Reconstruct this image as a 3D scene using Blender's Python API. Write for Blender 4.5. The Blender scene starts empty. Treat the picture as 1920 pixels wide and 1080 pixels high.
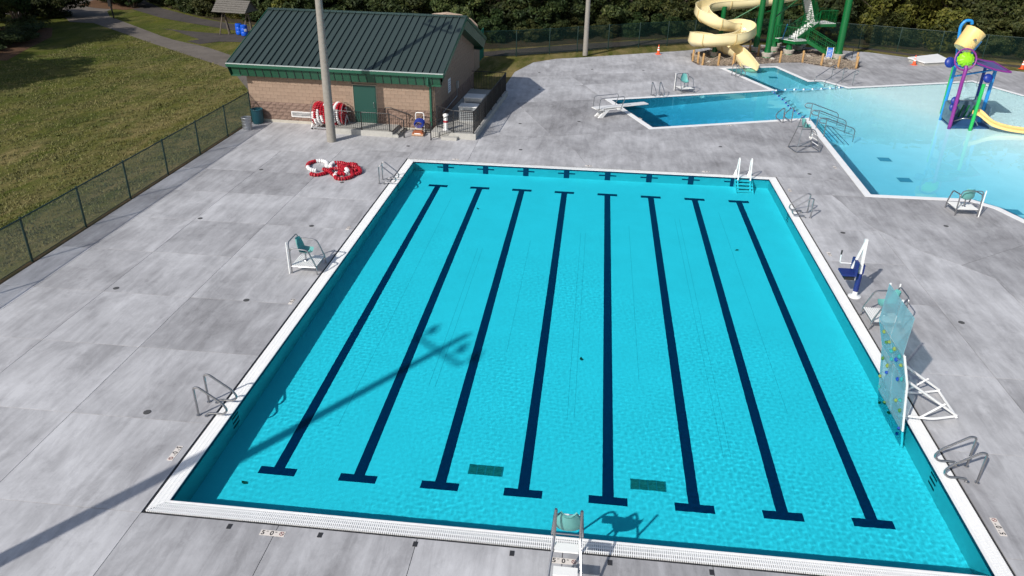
import bpy, bmesh, math, random
import numpy as np
from mathutils import Vector, Matrix, noise
from mathutils.geometry import delaunay_2d_cdt, tessellate_polygon
PI = math.pi
sc = bpy.context.scene
COL = sc.collection

# ------------------------------------------------------------------ camera, sky, sun, exposure
cd = bpy.data.cameras.new('camera'); cam = bpy.data.objects.new('camera', cd); COL.objects.link(cam); sc.camera = cam
cd.sensor_width = 36; cd.lens = 27.043; cd.clip_start = .1; cd.clip_end = 1500
cam.matrix_world = Matrix.Translation((8.6009, -10.9551, 11.3440)) @ Matrix.Rotation(0.100088, 4, 'Z') @ Matrix.Rotation(1.095331, 4, 'X') @ Matrix.Rotation(0.018403, 4, 'Z')
SUN_EL, SUN_AZ = math.radians(36), math.radians(55)      # light travels towards +x +y
w = bpy.data.worlds.new('World'); sc.world = w; w.use_nodes = True
sky = w.node_tree.nodes.new('ShaderNodeTexSky'); sky.sky_type = 'NISHITA'; sky.sun_disc = False
sky.sun_elevation = SUN_EL; sky.sun_rotation = math.radians(215); sky.air_density = 1.0; sky.dust_density = 1.5; sky.ozone_density = 1.0
w.node_tree.links.new(sky.outputs[0], w.node_tree.nodes['Background'].inputs[0])
w.node_tree.nodes['Background'].inputs[1].default_value = .115
sl = bpy.data.lights.new('sun', 'SUN'); sl.energy = 4.3; sl.angle = math.radians(.75); sl.color = (1, .955, .89)
so = bpy.data.objects.new('sun', sl); COL.objects.link(so); so.location = (-20, -30, 30)
SD = Vector((math.cos(SUN_AZ) * math.cos(SUN_EL), math.sin(SUN_AZ) * math.cos(SUN_EL), -math.sin(SUN_EL)))
so.rotation_euler = SD.to_track_quat('-Z', 'Y').to_euler()
try: sl.cycles.is_caustics_light = True
except Exception: pass
sc.view_settings.view_transform = 'Standard'; sc.view_settings.look = 'None'; sc.view_settings.exposure = 0.0; sc.view_settings.gamma = 1
sc.view_settings.use_curve_mapping = False
sc.render.engine = 'CYCLES'
sc.cycles.use_denoising = True
sc.cycles.max_bounces = 8; sc.cycles.transparent_max_bounces = 16; sc.cycles.transmission_bounces = 6
sc.cycles.sample_clamp_indirect = 4.0; sc.cycles.blur_glossy = 0.5
sc.cycles.use_light_tree = False

# ------------------------------------------------------------------ helpers
def tag(o, label=None, cat=None, group=None, kind=None):
    if label: o['label'] = label
    if cat: o['category'] = cat
    if group: o['group'] = group
    if kind: o['kind'] = kind
    return o

def empty(name, loc=(0, 0, 0), rz=0, label=None, cat=None, group=None):
    o = bpy.data.objects.new(name, None); COL.objects.link(o); o.empty_display_size = .2
    o.location = loc; o.rotation_euler = (0, 0, rz)
    return tag(o, label, cat, group)

def caust(o):
    try: o.cycles.is_caustics_receiver = True
    except Exception: pass
    return o

class MB:
    """collects shapes into one mesh; off is subtracted from every point (world to local)"""
    def __init__(s, off=(0, 0, 0)):
        s.v = []; s.f = []; s.m = []; s.off = Vector(off); s.mi = 0
    def add(s, vs, fs, mi=None):
        b = len(s.v); s.v += [tuple(Vector(v) - s.off) for v in vs]; s.f += [[b + i for i in f] for f in fs]
        s.m += [s.mi if mi is None else mi] * len(fs); return s
    def box(s, x0, x1, y0, y1, z0, z1, mi=None, M=None):
        vs = [Vector(p) for p in ((x0, y0, z0), (x1, y0, z0), (x1, y1, z0), (x0, y1, z0), (x0, y0, z1), (x1, y0, z1), (x1, y1, z1), (x0, y1, z1))]
        if M: vs = [M @ v for v in vs]
        return s.add(vs, [(0, 3, 2, 1), (4, 5, 6, 7), (0, 1, 5, 4), (1, 2, 6, 5), (2, 3, 7, 6), (3, 0, 4, 7)], mi)
    def cbox(s, c, d, rz=0, mi=None, M=None):
        T = Matrix.Translation(c) @ Matrix.Rotation(rz, 4, 'Z')
        if M: T = M @ T
        return s.box(-d[0] / 2, d[0] / 2, -d[1] / 2, d[1] / 2, -d[2] / 2, d[2] / 2, mi, T)
    def beam(s, p, q, wd, h, mi=None):
        p = Vector(p); q = Vector(q); d = q - p; L = d.length; d.normalize()
        up = Vector((0, 0, 1)) if abs(d.z) < .95 else Vector((1, 0, 0))
        sd = d.cross(up).normalized(); up = sd.cross(d)
        vs = []
        for t in (p, q):
            for a, b in ((-1, -1), (1, -1), (1, 1), (-1, 1)): vs.append(t + sd * (a * wd / 2) + up * (b * h / 2))
        return s.add(vs, [(0, 1, 2, 3), (7, 6, 5, 4), (0, 4, 5, 1), (1, 5, 6, 2), (2, 6, 7, 3), (3, 7, 4, 0)], mi)
    def tube(s, path, r, n=8, cap=True, mi=None, closed=False):
        P = [Vector(p) for p in path]; m = len(P)
        if not hasattr(r, '__len__'): r = [r] * m
        rings = []; u = None
        for i in range(m):
            if closed: d = P[(i + 1) % m] - P[i - 1]
            else: d = (P[min(i + 1, m - 1)] - P[max(i - 1, 0)])
            d.normalize()
            if u is None:
                a = Vector((0, 0, 1)) if abs(d.z) < .9 else Vector((1, 0, 0)); u = d.cross(a).normalized()
            u = (u - d * u.dot(d)).normalized(); v = d.cross(u)
            rings.append([P[i] + (u * math.cos(2 * PI * k / n) + v * math.sin(2 * PI * k / n)) * r[i] for k in range(n)])
        vs = [p for g in rings for p in g]; fs = []
        for i in range(m if closed else m - 1):
            j = (i + 1) % m
            for k in range(n):
                l = (k + 1) % n; fs.append((i * n + k, i * n + l, j * n + l, j * n + k))
        if cap and not closed:
            fs.append(tuple(range(n - 1, -1, -1))); fs.append(tuple((m - 1) * n + k for k in range(n)))
        return s.add(vs, fs, mi)
    def lathe(s, prof, c=(0, 0, 0), n=16, mi=None, M=None, capb=True, capt=True):
        c = Vector(c); vs = []; fs = []
        for r, z in prof:
            for k in range(n):
                p = Vector((r * math.cos(2 * PI * k / n), r * math.sin(2 * PI * k / n), z))
                vs.append((M @ p if M else p) + c)
        for i in range(len(prof) - 1):
            for k in range(n):
                l = (k + 1) % n; fs.append((i * n + k, i * n + l, (i + 1) * n + l, (i + 1) * n + k))
        if capb: fs.append(tuple(range(n - 1, -1, -1)))
        if capt: fs.append(tuple((len(prof) - 1) * n + k for k in range(n)))
        return s.add(vs, fs, mi)
    def prism(s, poly, z0, z1, mi=None):
        n = len(poly); vs = [(p[0], p[1], z0) for p in poly] + [(p[0], p[1], z1) for p in poly]
        fs = [tuple(range(n - 1, -1, -1)), tuple(range(n, 2 * n))] + [(i, (i + 1) % n, n + (i + 1) % n, n + i) for i in range(n)]
        return s.add(vs, fs, mi)
    def mesh(s, name, mats, smooth=False):
        me = bpy.data.meshes.new(name); me.from_pydata(s.v, [], s.f)
        for m in (mats if isinstance(mats, (list, tuple)) else [mats]): me.materials.append(m)
        if any(s.m): me.polygons.foreach_set('material_index', s.m)
        if smooth:
            me.polygons.foreach_set('use_smooth', [True] * len(me.polygons))
            try: me.set_sharp_from_angle(angle=math.radians(40))
            except Exception: pass
        me.update(); return me
    def build(s, name, mats, parent=None, smooth=False, kind=None):
        o = bpy.data.objects.new(name, s.mesh(name, mats, smooth)); COL.objects.link(o); o.parent = parent
        if kind: o['kind'] = kind
        return o

def linkmesh(name, me, parent=None, loc=(0, 0, 0), rot=(0, 0, 0), kind=None, scale=None):
    o = bpy.data.objects.new(name, me); COL.objects.link(o); o.parent = parent; o.location = loc; o.rotation_euler = rot
    if scale: o.scale = scale
    if kind: o['kind'] = kind
    return o

def copy_tree(o, parent=None, loc=None, rz=None, label=None, group=None):
    c = o.copy(); COL.objects.link(c); c.parent = parent
    if loc is not None: c.location = loc
    if rz is not None: c.rotation_euler = (0, 0, rz)
    if label: c['label'] = label
    if group: c['group'] = group
    for ch in list(o.children): copy_tree(ch, c)
    return c

def arc(P, rad=.12, n=5):
    """polyline with rounded corners"""
    P = [Vector(p) for p in P]; out = [P[0]]
    for i in range(1, len(P) - 1):
        a = P[i - 1] - P[i]; b = P[i + 1] - P[i]; ra = min(rad, a.length * .48, b.length * .48)
        A = P[i] + a.normalized() * ra; B = P[i] + b.normalized() * ra
        for k in range(n + 1):
            t = k / n; out.append(A * (1 - t) ** 2 + P[i] * 2 * t * (1 - t) + B * t * t)
    out.append(P[-1]); return out

def spline(P, n=8):
    P = [Vector(p) for p in P]; Q = [P[0] * 2 - P[1]] + P + [P[-1] * 2 - P[-2]]; out = []
    for i in range(1, len(Q) - 2):
        a, b, c, d = Q[i - 1:i + 3]
        for k in range(n):
            t = k / n
            out.append(.5 * ((2 * b) + (c - a) * t + (2 * a - 5 * b + 4 * c - d) * t * t + (3 * b - a - 3 * c + d) * t ** 3))
    out.append(P[-1]); return out

# ------------------------------------------------------------------ materials
def mat(name, col, rough=.6, metal=0, spec=None, var=0, nscale=3, detail=4, bump=0, bscale=60, objvar=0, alpha=1, col2=None, island=0, coat=0):
    m = bpy.data.materials.new(name); m.use_nodes = True; nt = m.node_tree; b = nt.nodes['Principled BSDF']; L = nt.links.new
    b.inputs['Base Color'].default_value = (*col, 1); b.inputs['Roughness'].default_value = rough; b.inputs['Metallic'].default_value = metal
    if spec is not None: b.inputs['Specular IOR Level'].default_value = spec
    if coat: b.inputs['Coat Weight'].default_value = coat; b.inputs['Coat Roughness'].default_value = .1
    tc = nt.nodes.new('ShaderNodeTexCoord'); src = None
    if var or col2:
        n = nt.nodes.new('ShaderNodeTexNoise'); n.inputs['Scale'].default_value = nscale; n.inputs['Detail'].default_value = detail; n.inputs['Roughness'].default_value = .65
        L(tc.outputs['Object'], n.inputs['Vector'])
        r = nt.nodes.new('ShaderNodeMapRange'); r.inputs[1].default_value = .3; r.inputs[2].default_value = .7
        L(n.outputs['Fac'], r.inputs[0])
        mx = nt.nodes.new('ShaderNodeMix'); mx.data_type = 'RGBA'; L(r.outputs[0], mx.inputs[0])
        c2 = col2 if col2 else tuple(min(1, c * (1 + var)) for c in col); c1 = col if col2 else tuple(c * (1 - var) for c in col)
        mx.inputs[6].default_value = (*c1, 1); mx.inputs[7].default_value = (*c2, 1); src = mx.outputs[2]
    if objvar or island:
        hs = nt.nodes.new('ShaderNodeHueSaturation')
        if src: L(src, hs.inputs['Color'])
        else: hs.inputs['Color'].default_value = (*col, 1)
        if island: g = nt.nodes.new('ShaderNodeNewGeometry'); rs = g.outputs['Random Per Island']; amt = island
        else: g = nt.nodes.new('ShaderNodeObjectInfo'); rs = g.outputs['Random']; amt = objvar
        r2 = nt.nodes.new('ShaderNodeMapRange'); r2.inputs[3].default_value = 1 - amt; r2.inputs[4].default_value = 1 + amt
        L(rs, r2.inputs[0]); L(r2.outputs[0], hs.inputs['Value']); src = hs.outputs[0]
    if src: L(src, b.inputs['Base Color'])
    if bump:
        n2 = nt.nodes.new('ShaderNodeTexNoise'); n2.inputs['Scale'].default_value = bscale; n2.inputs['Detail'].default_value = 3
        L(tc.outputs['Object'], n2.inputs['Vector'])
        bp = nt.nodes.new('ShaderNodeBump'); bp.inputs['Strength'].default_value = bump; bp.inputs['Distance'].default_value = .02
        L(n2.outputs['Fac'], bp.inputs['Height']); L(bp.outputs[0], b.inputs['Normal'])
    return m

M = {}
M['white'] = mat('white_paint', (.78, .78, .77), .35, var=.04)
M['white_plastic'] = mat('white_plastic', (.82, .82, .80), .4)
M['grate'] = mat('gutter_grate', (.86, .86, .85), .45, var=.03, nscale=1.5)
M['coping'] = mat('coping_concrete', (.84, .84, .83), .6, var=.05, nscale=2)
M['steel'] = mat('stainless_steel', (.36, .36, .37), .28, metal=.9)
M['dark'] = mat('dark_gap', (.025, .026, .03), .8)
M['joint'] = mat('joint_filler', (.07, .07, .072), .9)
M['tile_navy'] = mat('navy_tile', (.006, .020, .066), .45)
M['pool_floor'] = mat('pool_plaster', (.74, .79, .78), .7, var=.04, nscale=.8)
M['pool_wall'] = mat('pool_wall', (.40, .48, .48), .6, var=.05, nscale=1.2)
M['drain'] = mat('drain_grate', (.13, .14, .11), .6, var=.3, nscale=9)
M['green_metal'] = mat('green_painted_metal', (.012, .085, .050), .4)
M['fence_green'] = mat('fence_vinyl_green', (.002, .024, .019), .5)
M['black_metal'] = mat('black_painted_metal', (.012, .012, .013), .45)
M['teal_seat'] = mat('teal_plastic', (.13, .38, .36), .4)
M['pole_conc'] = mat('pole_concrete', (.27, .25, .22), .8, var=.12, nscale=6, bump=.15)
M['red'] = mat('red_plastic', (.40, .008, .022), .45, island=.25)
M['whitefloat'] = mat('white_float', (.80, .79, .78), .5)
M['orange'] = mat('cone_orange', (.85, .10, .02), .5)
M['blue_deep'] = mat('deep_blue_plastic', (.008, .03, .24), .4)
M['blue_barrel'] = mat('blue_barrel', (.01, .10, .62), .35)
M['sky_blue'] = mat('sky_blue_paint', (.02, .25, .62), .35)
M['purple'] = mat('purple_paint', (.22, .025, .22), .4)
M['lime'] = mat('lime_plastic', (.26, .60, .01), .4)
M['playgreen'] = mat('play_green', (.02, .42, .09), .35)
M['bucket'] = mat('bucket_yellow', (.90, .58, .22), .4)
M['slide_yellow'] = mat('slide_cream', (.84, .72, .42), .22, var=.05, nscale=.6, coat=.4)
M['slide_in'] = mat('slide_inside', (.80, .62, .30), .3, coat=.3)
M['tower_green'] = mat('tower_green', (.003, .115, .028), .35)
M['wood'] = mat('post_wood', (.42, .25, .10), .8, var=.25, nscale=4, bump=.3)
M['oldwood'] = mat('weathered_wood', (.13, .105, .08), .85, var=.3, nscale=5)
M['rope'] = mat('rope', (.33, .27, .20), .9)
M['plant_pot'] = mat('pale_stone', (.50, .46, .40), .85, var=.2, nscale=3, bump=.4)
M['galv'] = mat('galvanised_steel', (.45, .47, .49), .4, metal=.7, var=.15, nscale=5)
M['step_conc'] = mat('step_concrete', (.40, .39, .36), .8, var=.12, nscale=3)
M['foundation'] = mat('foundation', (.44, .41, .35), .85, var=.12, nscale=3)
M['rooftop'] = mat('roof_metal', (.040, .060, .056), .5, metal=.1, var=.06, nscale=.5, objvar=.04)
M['soffit'] = mat('soffit_green', (.018, .085, .048), .5, objvar=.06)
M['gutter_white'] = mat('gutter_edge', (.42, .46, .44), .45)
M['bark'] = mat('bark', (.10, .075, .055), .9, var=.3, nscale=7, bump=.5)
M['tan_metal'] = mat('tan_metal', (.40, .31, .24), .5, var=.08, nscale=2)
M['screen'] = mat('privacy_screen', (.008, .16, .10), .75, var=.1, nscale=2)
M['shingle'] = mat('shingle_grey', (.135, .125, .11), .9, var=.3, nscale=8, bump=.4)
M['sign_white'] = mat('sign_white', (.7, .72, .75), .5)
M['cream_sign'] = mat('sign_cream', (.72, .66, .60), .6)
M['ink'] = mat('black_ink', (.01, .01, .01), .6)
M['inkred'] = mat('red_ink', (.16, .02, .02), .6)
M['rubber'] = mat('black_rubber', (.02, .02, .02), .7)
M['robot'] = mat('robot_orange', (.30, .085, .03), .45)
M['navycloth'] = mat('navy_canvas', (.008, .025, .16), .6)
M['smoke_panel'] = mat('blue_grey_panel', (.18, .26, .34), .4)

def glassy(name, col, amount=.45, rough=.05):
    m = bpy.data.materials.new(name); m.use_nodes = True; nt = m.node_tree; b = nt.nodes['Principled BSDF']
    b.inputs['Base Color'].default_value = (*col, 1); b.inputs['Roughness'].default_value = rough
    t = nt.nodes.new('ShaderNodeBsdfTransparent'); t.inputs[0].default_value = (*[c ** .45 for c in col], 1)
    mx = nt.nodes.new('ShaderNodeMixShader'); mx.inputs[0].default_value = amount
    nt.links.new(t.outputs[0], mx.inputs[1]); nt.links.new(b.outputs[0], mx.inputs[2]); nt.links.new(mx.outputs[0], nt.nodes['Material Output'].inputs[0])
    return m
M['poly'] = glassy('tinted_polycarbonate', (.40, .62, .68), .42)

def water_mat(name, base, attr=None, ior=1.09):
    """refractive surface; tint is the Beer-Lambert loss over the water column below"""
    m = bpy.data.materials.new(name); m.use_nodes = True; nt = m.node_tree; L = nt.links.new
    nt.nodes.remove(nt.nodes['Principled BSDF']); out = nt.nodes['Material Output']
    rf = nt.nodes.new('ShaderNodeBsdfGlass'); rf.inputs['IOR'].default_value = ior; rf.inputs['Roughness'].default_value = 0
    if attr:
        a = nt.nodes.new('ShaderNodeAttribute'); a.attribute_name = attr; comb = nt.nodes.new('ShaderNodeCombineColor')
        for i in range(3):
            p = nt.nodes.new('ShaderNodeMath'); p.operation = 'POWER'; p.inputs[0].default_value = base[i]; L(a.outputs['Fac'], p.inputs[1]); L(p.outputs[0], comb.inputs[i])
        L(comb.outputs[0], rf.inputs[0])
    else: rf.inputs[0].default_value = (*base, 1)
    L(rf.outputs[0], out.inputs[0]); return m

def concrete(name, dark=1.0):
    """broom finished deck concrete: per slab tone, broad stains, streaks along the slab, speckle"""
    m = bpy.data.materials.new(name); m.use_nodes = True; nt = m.node_tree; L = nt.links.new; b = nt.nodes['Principled BSDF']
    tc = nt.nodes.new('ShaderNodeTexCoord'); oi = nt.nodes.new('ShaderNodeObjectInfo')
    def mp(sc_, rz=0, off=True):
        n = nt.nodes.new('ShaderNodeMapping'); n.inputs['Scale'].default_value = sc_; n.inputs['Rotation'].default_value = (0, 0, rz)
        L(tc.outputs['Object'], n.inputs[0])
        if off:
            v = nt.nodes.new('ShaderNodeVectorMath'); v.operation = 'SCALE'; v.inputs[0].default_value = (37, 53, 11); L(oi.outputs['Random'], v.inputs[3]); L(v.outputs[0], n.inputs['Location'])
        return n.outputs[0]
    def ns(vec, s, d, r=.6, lo=.3, hi=.7, dist=0):
        n = nt.nodes.new('ShaderNodeTexNoise'); n.inputs['Scale'].default_value = s; n.inputs['Detail'].default_value = d; n.inputs['Roughness'].default_value = r; n.inputs['Distortion'].default_value = dist
        L(vec, n.inputs['Vector']); q = nt.nodes.new('ShaderNodeMapRange'); q.inputs[1].default_value = lo; q.inputs[2].default_value = hi; L(n.outputs['Fac'], q.inputs[0]); return q.outputs[0]
    def math_(op, a, c):
        n = nt.nodes.new('ShaderNodeMath'); n.operation = op
        for i, x in enumerate((a, c)):
            if isinstance(x, (int, float)): n.inputs[i].default_value = x
            else: L(x, n.inputs[i])
        return n.outputs[0]
    broad = ns(mp((1, 1, 1), off=False), .22, 5, .6)
    mid = ns(mp((1, .55, 1)), .9, 6, .68, .32, .68, .6)
    streak = ns(mp((3.2, .35, 1), .12), 1.3, 4, .6, .38, .66)
    fine = ns(mp((1, 1, 1)), 38, 3, .7, .25, .75)
    spots = ns(mp((1, 1, 1)), 2.2, 8, .72, .56, .64)
    wash = ns(mp((2.3, .42, 1), .08), .85, 9, .74, .50, .555, .9); blot = ns(mp((1, .8, 1), .4), 1.7, 10, .78, .52, .60, .5)
    t = math_('MULTIPLY', oi.outputs['Random'], .27)
    t = math_('ADD', t, math_('MULTIPLY', broad, .40)); t = math_('ADD', t, math_('MULTIPLY', mid, .34))
    t = math_('ADD', t, math_('MULTIPLY', streak, .16)); t = math_('SUBTRACT', t, math_('MULTIPLY', spots, .09)); t = math_('SUBTRACT', t, math_('MULTIPLY', wash, .085)); t = math_('ADD', t, math_('MULTIPLY', blot, .06)); t = math_('ADD', t, .08); t = math_('ADD', t, math_('MULTIPLY', math_('SUBTRACT', fine, .5), .07))
    cr = nt.nodes.new('ShaderNodeValToRGB'); cr.color_ramp.elements[0].position = .08; cr.color_ramp.elements[0].color = (.165 * dark, .160 * dark, .162 * dark, 1)
    cr.color_ramp.elements[1].position = 1.0; cr.color_ramp.elements[1].color = (.57 * dark, .566 * dark, .575 * dark, 1)
    e = cr.color_ramp.elements.new(.5); e.color = (.335 * dark, .33 * dark, .337 * dark, 1)
    L(t, cr.inputs[0]); L(cr.outputs[0], b.inputs['Base Color'])
    b.inputs['Roughness'].default_value = .75
    bp = nt.nodes.new('ShaderNodeBump'); bp.inputs['Strength'].default_value = .25; bp.inputs['Distance'].default_value = .004; L(fine, bp.inputs['Height']); L(bp.outputs[0], b.inputs['Normal'])
    return m
M['deck'] = concrete('deck_concrete')

def ground_mat(name, cols, scales, rough=.95, bump=.5, warp=None):
    """three colours mixed by two noises"""
    m = bpy.data.materials.new(name); m.use_nodes = True; nt = m.node_tree; L = nt.links.new; b = nt.nodes['Principled BSDF']; b.inputs['Roughness'].default_value = rough
    b.inputs['Specular IOR Level'].default_value = .2
    tc = nt.nodes.new('ShaderNodeTexCoord'); mp = nt.nodes.new('ShaderNodeMapping'); L(tc.outputs['Object'], mp.inputs[0])
    if warp: mp.inputs['Scale'].default_value = warp[0]; mp.inputs['Rotation'].default_value = (0, 0, warp[1])
    fac = []
    for s, lo, hi in scales:
        n = nt.nodes.new('ShaderNodeTexNoise'); n.inputs['Scale'].default_value = s; n.inputs['Detail'].default_value = 7; n.inputs['Roughness'].default_value = .68
        L(mp.outputs[0] if len(fac) < 2 else tc.outputs['Object'], n.inputs['Vector']); q = nt.nodes.new('ShaderNodeMapRange'); q.inputs[1].default_value = lo; q.inputs[2].default_value = hi; L(n.outputs['Fac'], q.inputs[0]); fac.append(q.outputs[0])
    cur = None
    for i, fc in enumerate(fac):
        mx = nt.nodes.new('ShaderNodeMix'); mx.data_type = 'RGBA'; L(fc, mx.inputs[0])
        if cur is None: mx.inputs[6].default_value = (*cols[0], 1)
        else: L(cur, mx.inputs[6])
        mx.inputs[7].default_value = (*cols[i + 1], 1); cur = mx.outputs[2]
    L(cur, b.inputs['Base Color'])
    bp = nt.nodes.new('ShaderNodeBump'); bp.inputs['Strength'].default_value = bump; bp.inputs['Distance'].default_value = .03; L(fac[-1], bp.inputs['Height']); L(bp.outputs[0], b.inputs['Normal'])
    return m
def lawn_mat():
    """green mown grass with straw coloured thatch that thickens towards the fence"""
    m = bpy.data.materials.new('lawn_grass'); m.use_nodes = True; nt = m.node_tree; L = nt.links.new; b = nt.nodes['Principled BSDF']; b.inputs['Roughness'].default_value = .95; b.inputs['Specular IOR Level'].default_value = .1
    tc = nt.nodes.new('ShaderNodeTexCoord')
    def ns(sc3, rz, s, d, lo, hi, r=.66, dist=0):
        mp = nt.nodes.new('ShaderNodeMapping'); mp.inputs['Scale'].default_value = sc3; mp.inputs['Rotation'].default_value = (0, 0, rz); L(tc.outputs['Object'], mp.inputs[0])
        n = nt.nodes.new('ShaderNodeTexNoise'); n.inputs['Scale'].default_value = s; n.inputs['Detail'].default_value = d; n.inputs['Roughness'].default_value = r; n.inputs['Distortion'].default_value = dist; L(mp.outputs[0], n.inputs['Vector'])
        q = nt.nodes.new('ShaderNodeMapRange'); q.inputs[1].default_value = lo; q.inputs[2].default_value = hi; L(n.outputs['Fac'], q.inputs[0]); return q.outputs[0]
    def mix(f, a, c):
        mx = nt.nodes.new('ShaderNodeMix'); mx.data_type = 'RGBA'; L(f, mx.inputs[0])
        for i, x in ((6, a), (7, c)):
            if isinstance(x, tuple): mx.inputs[i].default_value = (*x, 1)
            else: L(x, mx.inputs[i])
        return mx.outputs[2]
    def mth(op, a, c):
        n = nt.nodes.new('ShaderNodeMath'); n.operation = op; n.use_clamp = True
        for i, x in enumerate((a, c)):
            if isinstance(x, (int, float)): n.inputs[i].default_value = x
            else: L(x, n.inputs[i])
        return n.outputs[0]
    sp = nt.nodes.new('ShaderNodeSeparateXYZ'); L(tc.outputs['Object'], sp.inputs[0])
    near = nt.nodes.new('ShaderNodeMapRange'); near.inputs[1].default_value = -30; near.inputs[2].default_value = -11; near.inputs[3].default_value = -.05; near.inputs[4].default_value = .55; L(sp.outputs[0], near.inputs[0])
    base = mix(ns((1, 1, 1), 0, .13, 4, .35, .65), (.042, .074, .006), (.100, .104, .014))
    base = mix(ns((1, .3, 1), -1.0, .8, 6, .42, .75), base, (.030, .048, .009))
    straw = mth('MULTIPLY', ns((1, .22, 1), -.95, .75, 8, .38, .66, .72, .4), mth('ADD', near.outputs[0], ns((1, 1, 1), 0, .35, 5, .45, .9)))
    base = mix(straw, base, (.34, .25, .12))
    f = ns((1, .6, 1), -.9, 7, 5, .4, .75, .75)
    base = mix(mth('MULTIPLY', f, .45), base, (.19, .15, .055))
    L(base, b.inputs['Base Color']); bp = nt.nodes.new('ShaderNodeBump'); bp.inputs['Strength'].default_value = .7; bp.inputs['Distance'].default_value = .05; L(f, bp.inputs['Height']); L(bp.outputs[0], b.inputs['Normal'])
    return m
M['lawn'] = lawn_mat()
M['asphalt'] = ground_mat('old_asphalt', [(.115, .098, .084), (.175, .152, .128), (.075, .064, .056), (.15, .13, .112)], [(.3, .35, .65), (1.3, .5, .8), (22, .4, .7)], bump=.15)
M['asphalt_dark'] = ground_mat('dark_asphalt', [(.055, .048, .045), (.085, .074, .066), (.04, .035, .032), (.09, .078, .064)], [(.3, .35, .65), (1.3, .5, .8), (22, .5, .8)], bump=.15)
M['mulch'] = ground_mat('brown_mulch', [(.085, .042, .022), (.16, .085, .045), (.05, .03, .018), (.22, .13, .075)], [(.5, .35, .65), (4, .45, .7), (18, .45, .7)], bump=.8)
M['gravel'] = ground_mat('gravel_bed', [(.12, .085, .065), (.24, .19, .15), (.07, .05, .038), (.34, .29, .24)], [(.5, .35, .65), (4, .45, .7), (16, .45, .7)], bump=.8)
M['forestfloor'] = ground_mat('forest_floor', [(.030, .026, .015), (.07, .048, .026), (.022, .030, .010), (.11, .07, .04)], [(.3, .35, .65), (2, .45, .7), (9, .5, .75)], bump=.8)
# ------------------------------------------------------------------ polygons, CDT sheets
def inside(p, poly):
    x, y = p; c = False; n = len(poly); j = n - 1
    for i in range(n):
        xi, yi = poly[i]; xj, yj = poly[j]
        if (yi > y) != (yj > y) and x < (xj - xi) * (y - yi) / (yj - yi) + xi: c = not c
        j = i
    return c
def offset(poly, d):
    """inward offset (d > 0) of a counter-clockwise or clockwise simple polygon"""
    n = len(poly); A = sum(poly[i][0] * poly[(i + 1) % n][1] - poly[(i + 1) % n][0] * poly[i][1] for i in range(n)); s = 1 if A > 0 else -1
    out = []
    for i in range(n):
        p0 = Vector(poly[i - 1]); p1 = Vector(poly[i]); p2 = Vector(poly[(i + 1) % n])
        a = (p1 - p0).normalized(); b = (p2 - p1).normalized(); na = Vector((-a.y, a.x)) * s; nb = Vector((-b.y, b.x)) * s
        k = na + nb; q = p1 + k * (d / max(.2, 1 + na.dot(nb))); out.append((q.x, q.y))
    return out
def seg_pts(a, b, step):
    a = Vector(a); b = Vector(b); n = max(1, int((b - a).length / step)); return [a + (b - a) * (i / n) for i in range(n)]
def regions(outer, holes, lines):
    """cells of the outer polygon cut by polylines; returns list of (verts, tris) """
    vs = []; es = []
    def addloop(poly, close=True):
        b = len(vs); n = len(poly); vs.extend(Vector(p[:2]) for p in poly)
        for i in range(n if close else n - 1): es.append((b + i, b + (i + 1) % n))
    addloop(outer)
    for h in holes: addloop(h)
    for l in lines: addloop(l, False)
    V, E_, F, ov, oe, of = delaunay_2d_cdt(vs, es, [], 0, 1e-4)
    cons = set(frozenset(e) for e, o in zip(E_, oe) if o)
    F = [f for f in F if (lambda c: inside(c, outer) and not any(inside(c, h) for h in holes))((sum(V[i].x for i in f) / len(f), sum(V[i].y for i in f) / len(f)))]
    em = {}
    for k, f in enumerate(F):
        for i in range(len(f)): em.setdefault(frozenset((f[i], f[(i + 1) % len(f)])), []).append(k)
    par = list(range(len(F)))
    def find(a):
        while par[a] != a: par[a] = par[par[a]]; a = par[a]
        return a
    for e, ks in em.items():
        if len(ks) == 2 and e not in cons: par[find(ks[0])] = find(ks[1])
    gr = {}
    for k in range(len(F)): gr.setdefault(find(k), []).append(F[k])
    return V, list(gr.values())
def sheet(name, outer, z, m, holes=(), kind='structure', parent=None, thick=0):
    V, G = regions(outer, list(holes), [])
    used = {}; vs = []; fs = []
    for g in G:
        for f in g:
            q = []
            for i in f:
                if i not in used: used[i] = len(vs); vs.append((V[i].x, V[i].y, z))
                q.append(used[i])
            a, b, c = (Vector(vs[k]) for k in q[:3])
            if (b - a).cross(c - a).z < 0: q.reverse()
            fs.append(q)
    me = bpy.data.meshes.new(name); me.from_pydata(vs, [], fs); me.materials.append(m); me.update()
    o = bpy.data.objects.new(name, me); COL.objects.link(o); o.parent = parent
    if kind: o['kind'] = kind
    return o

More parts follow.
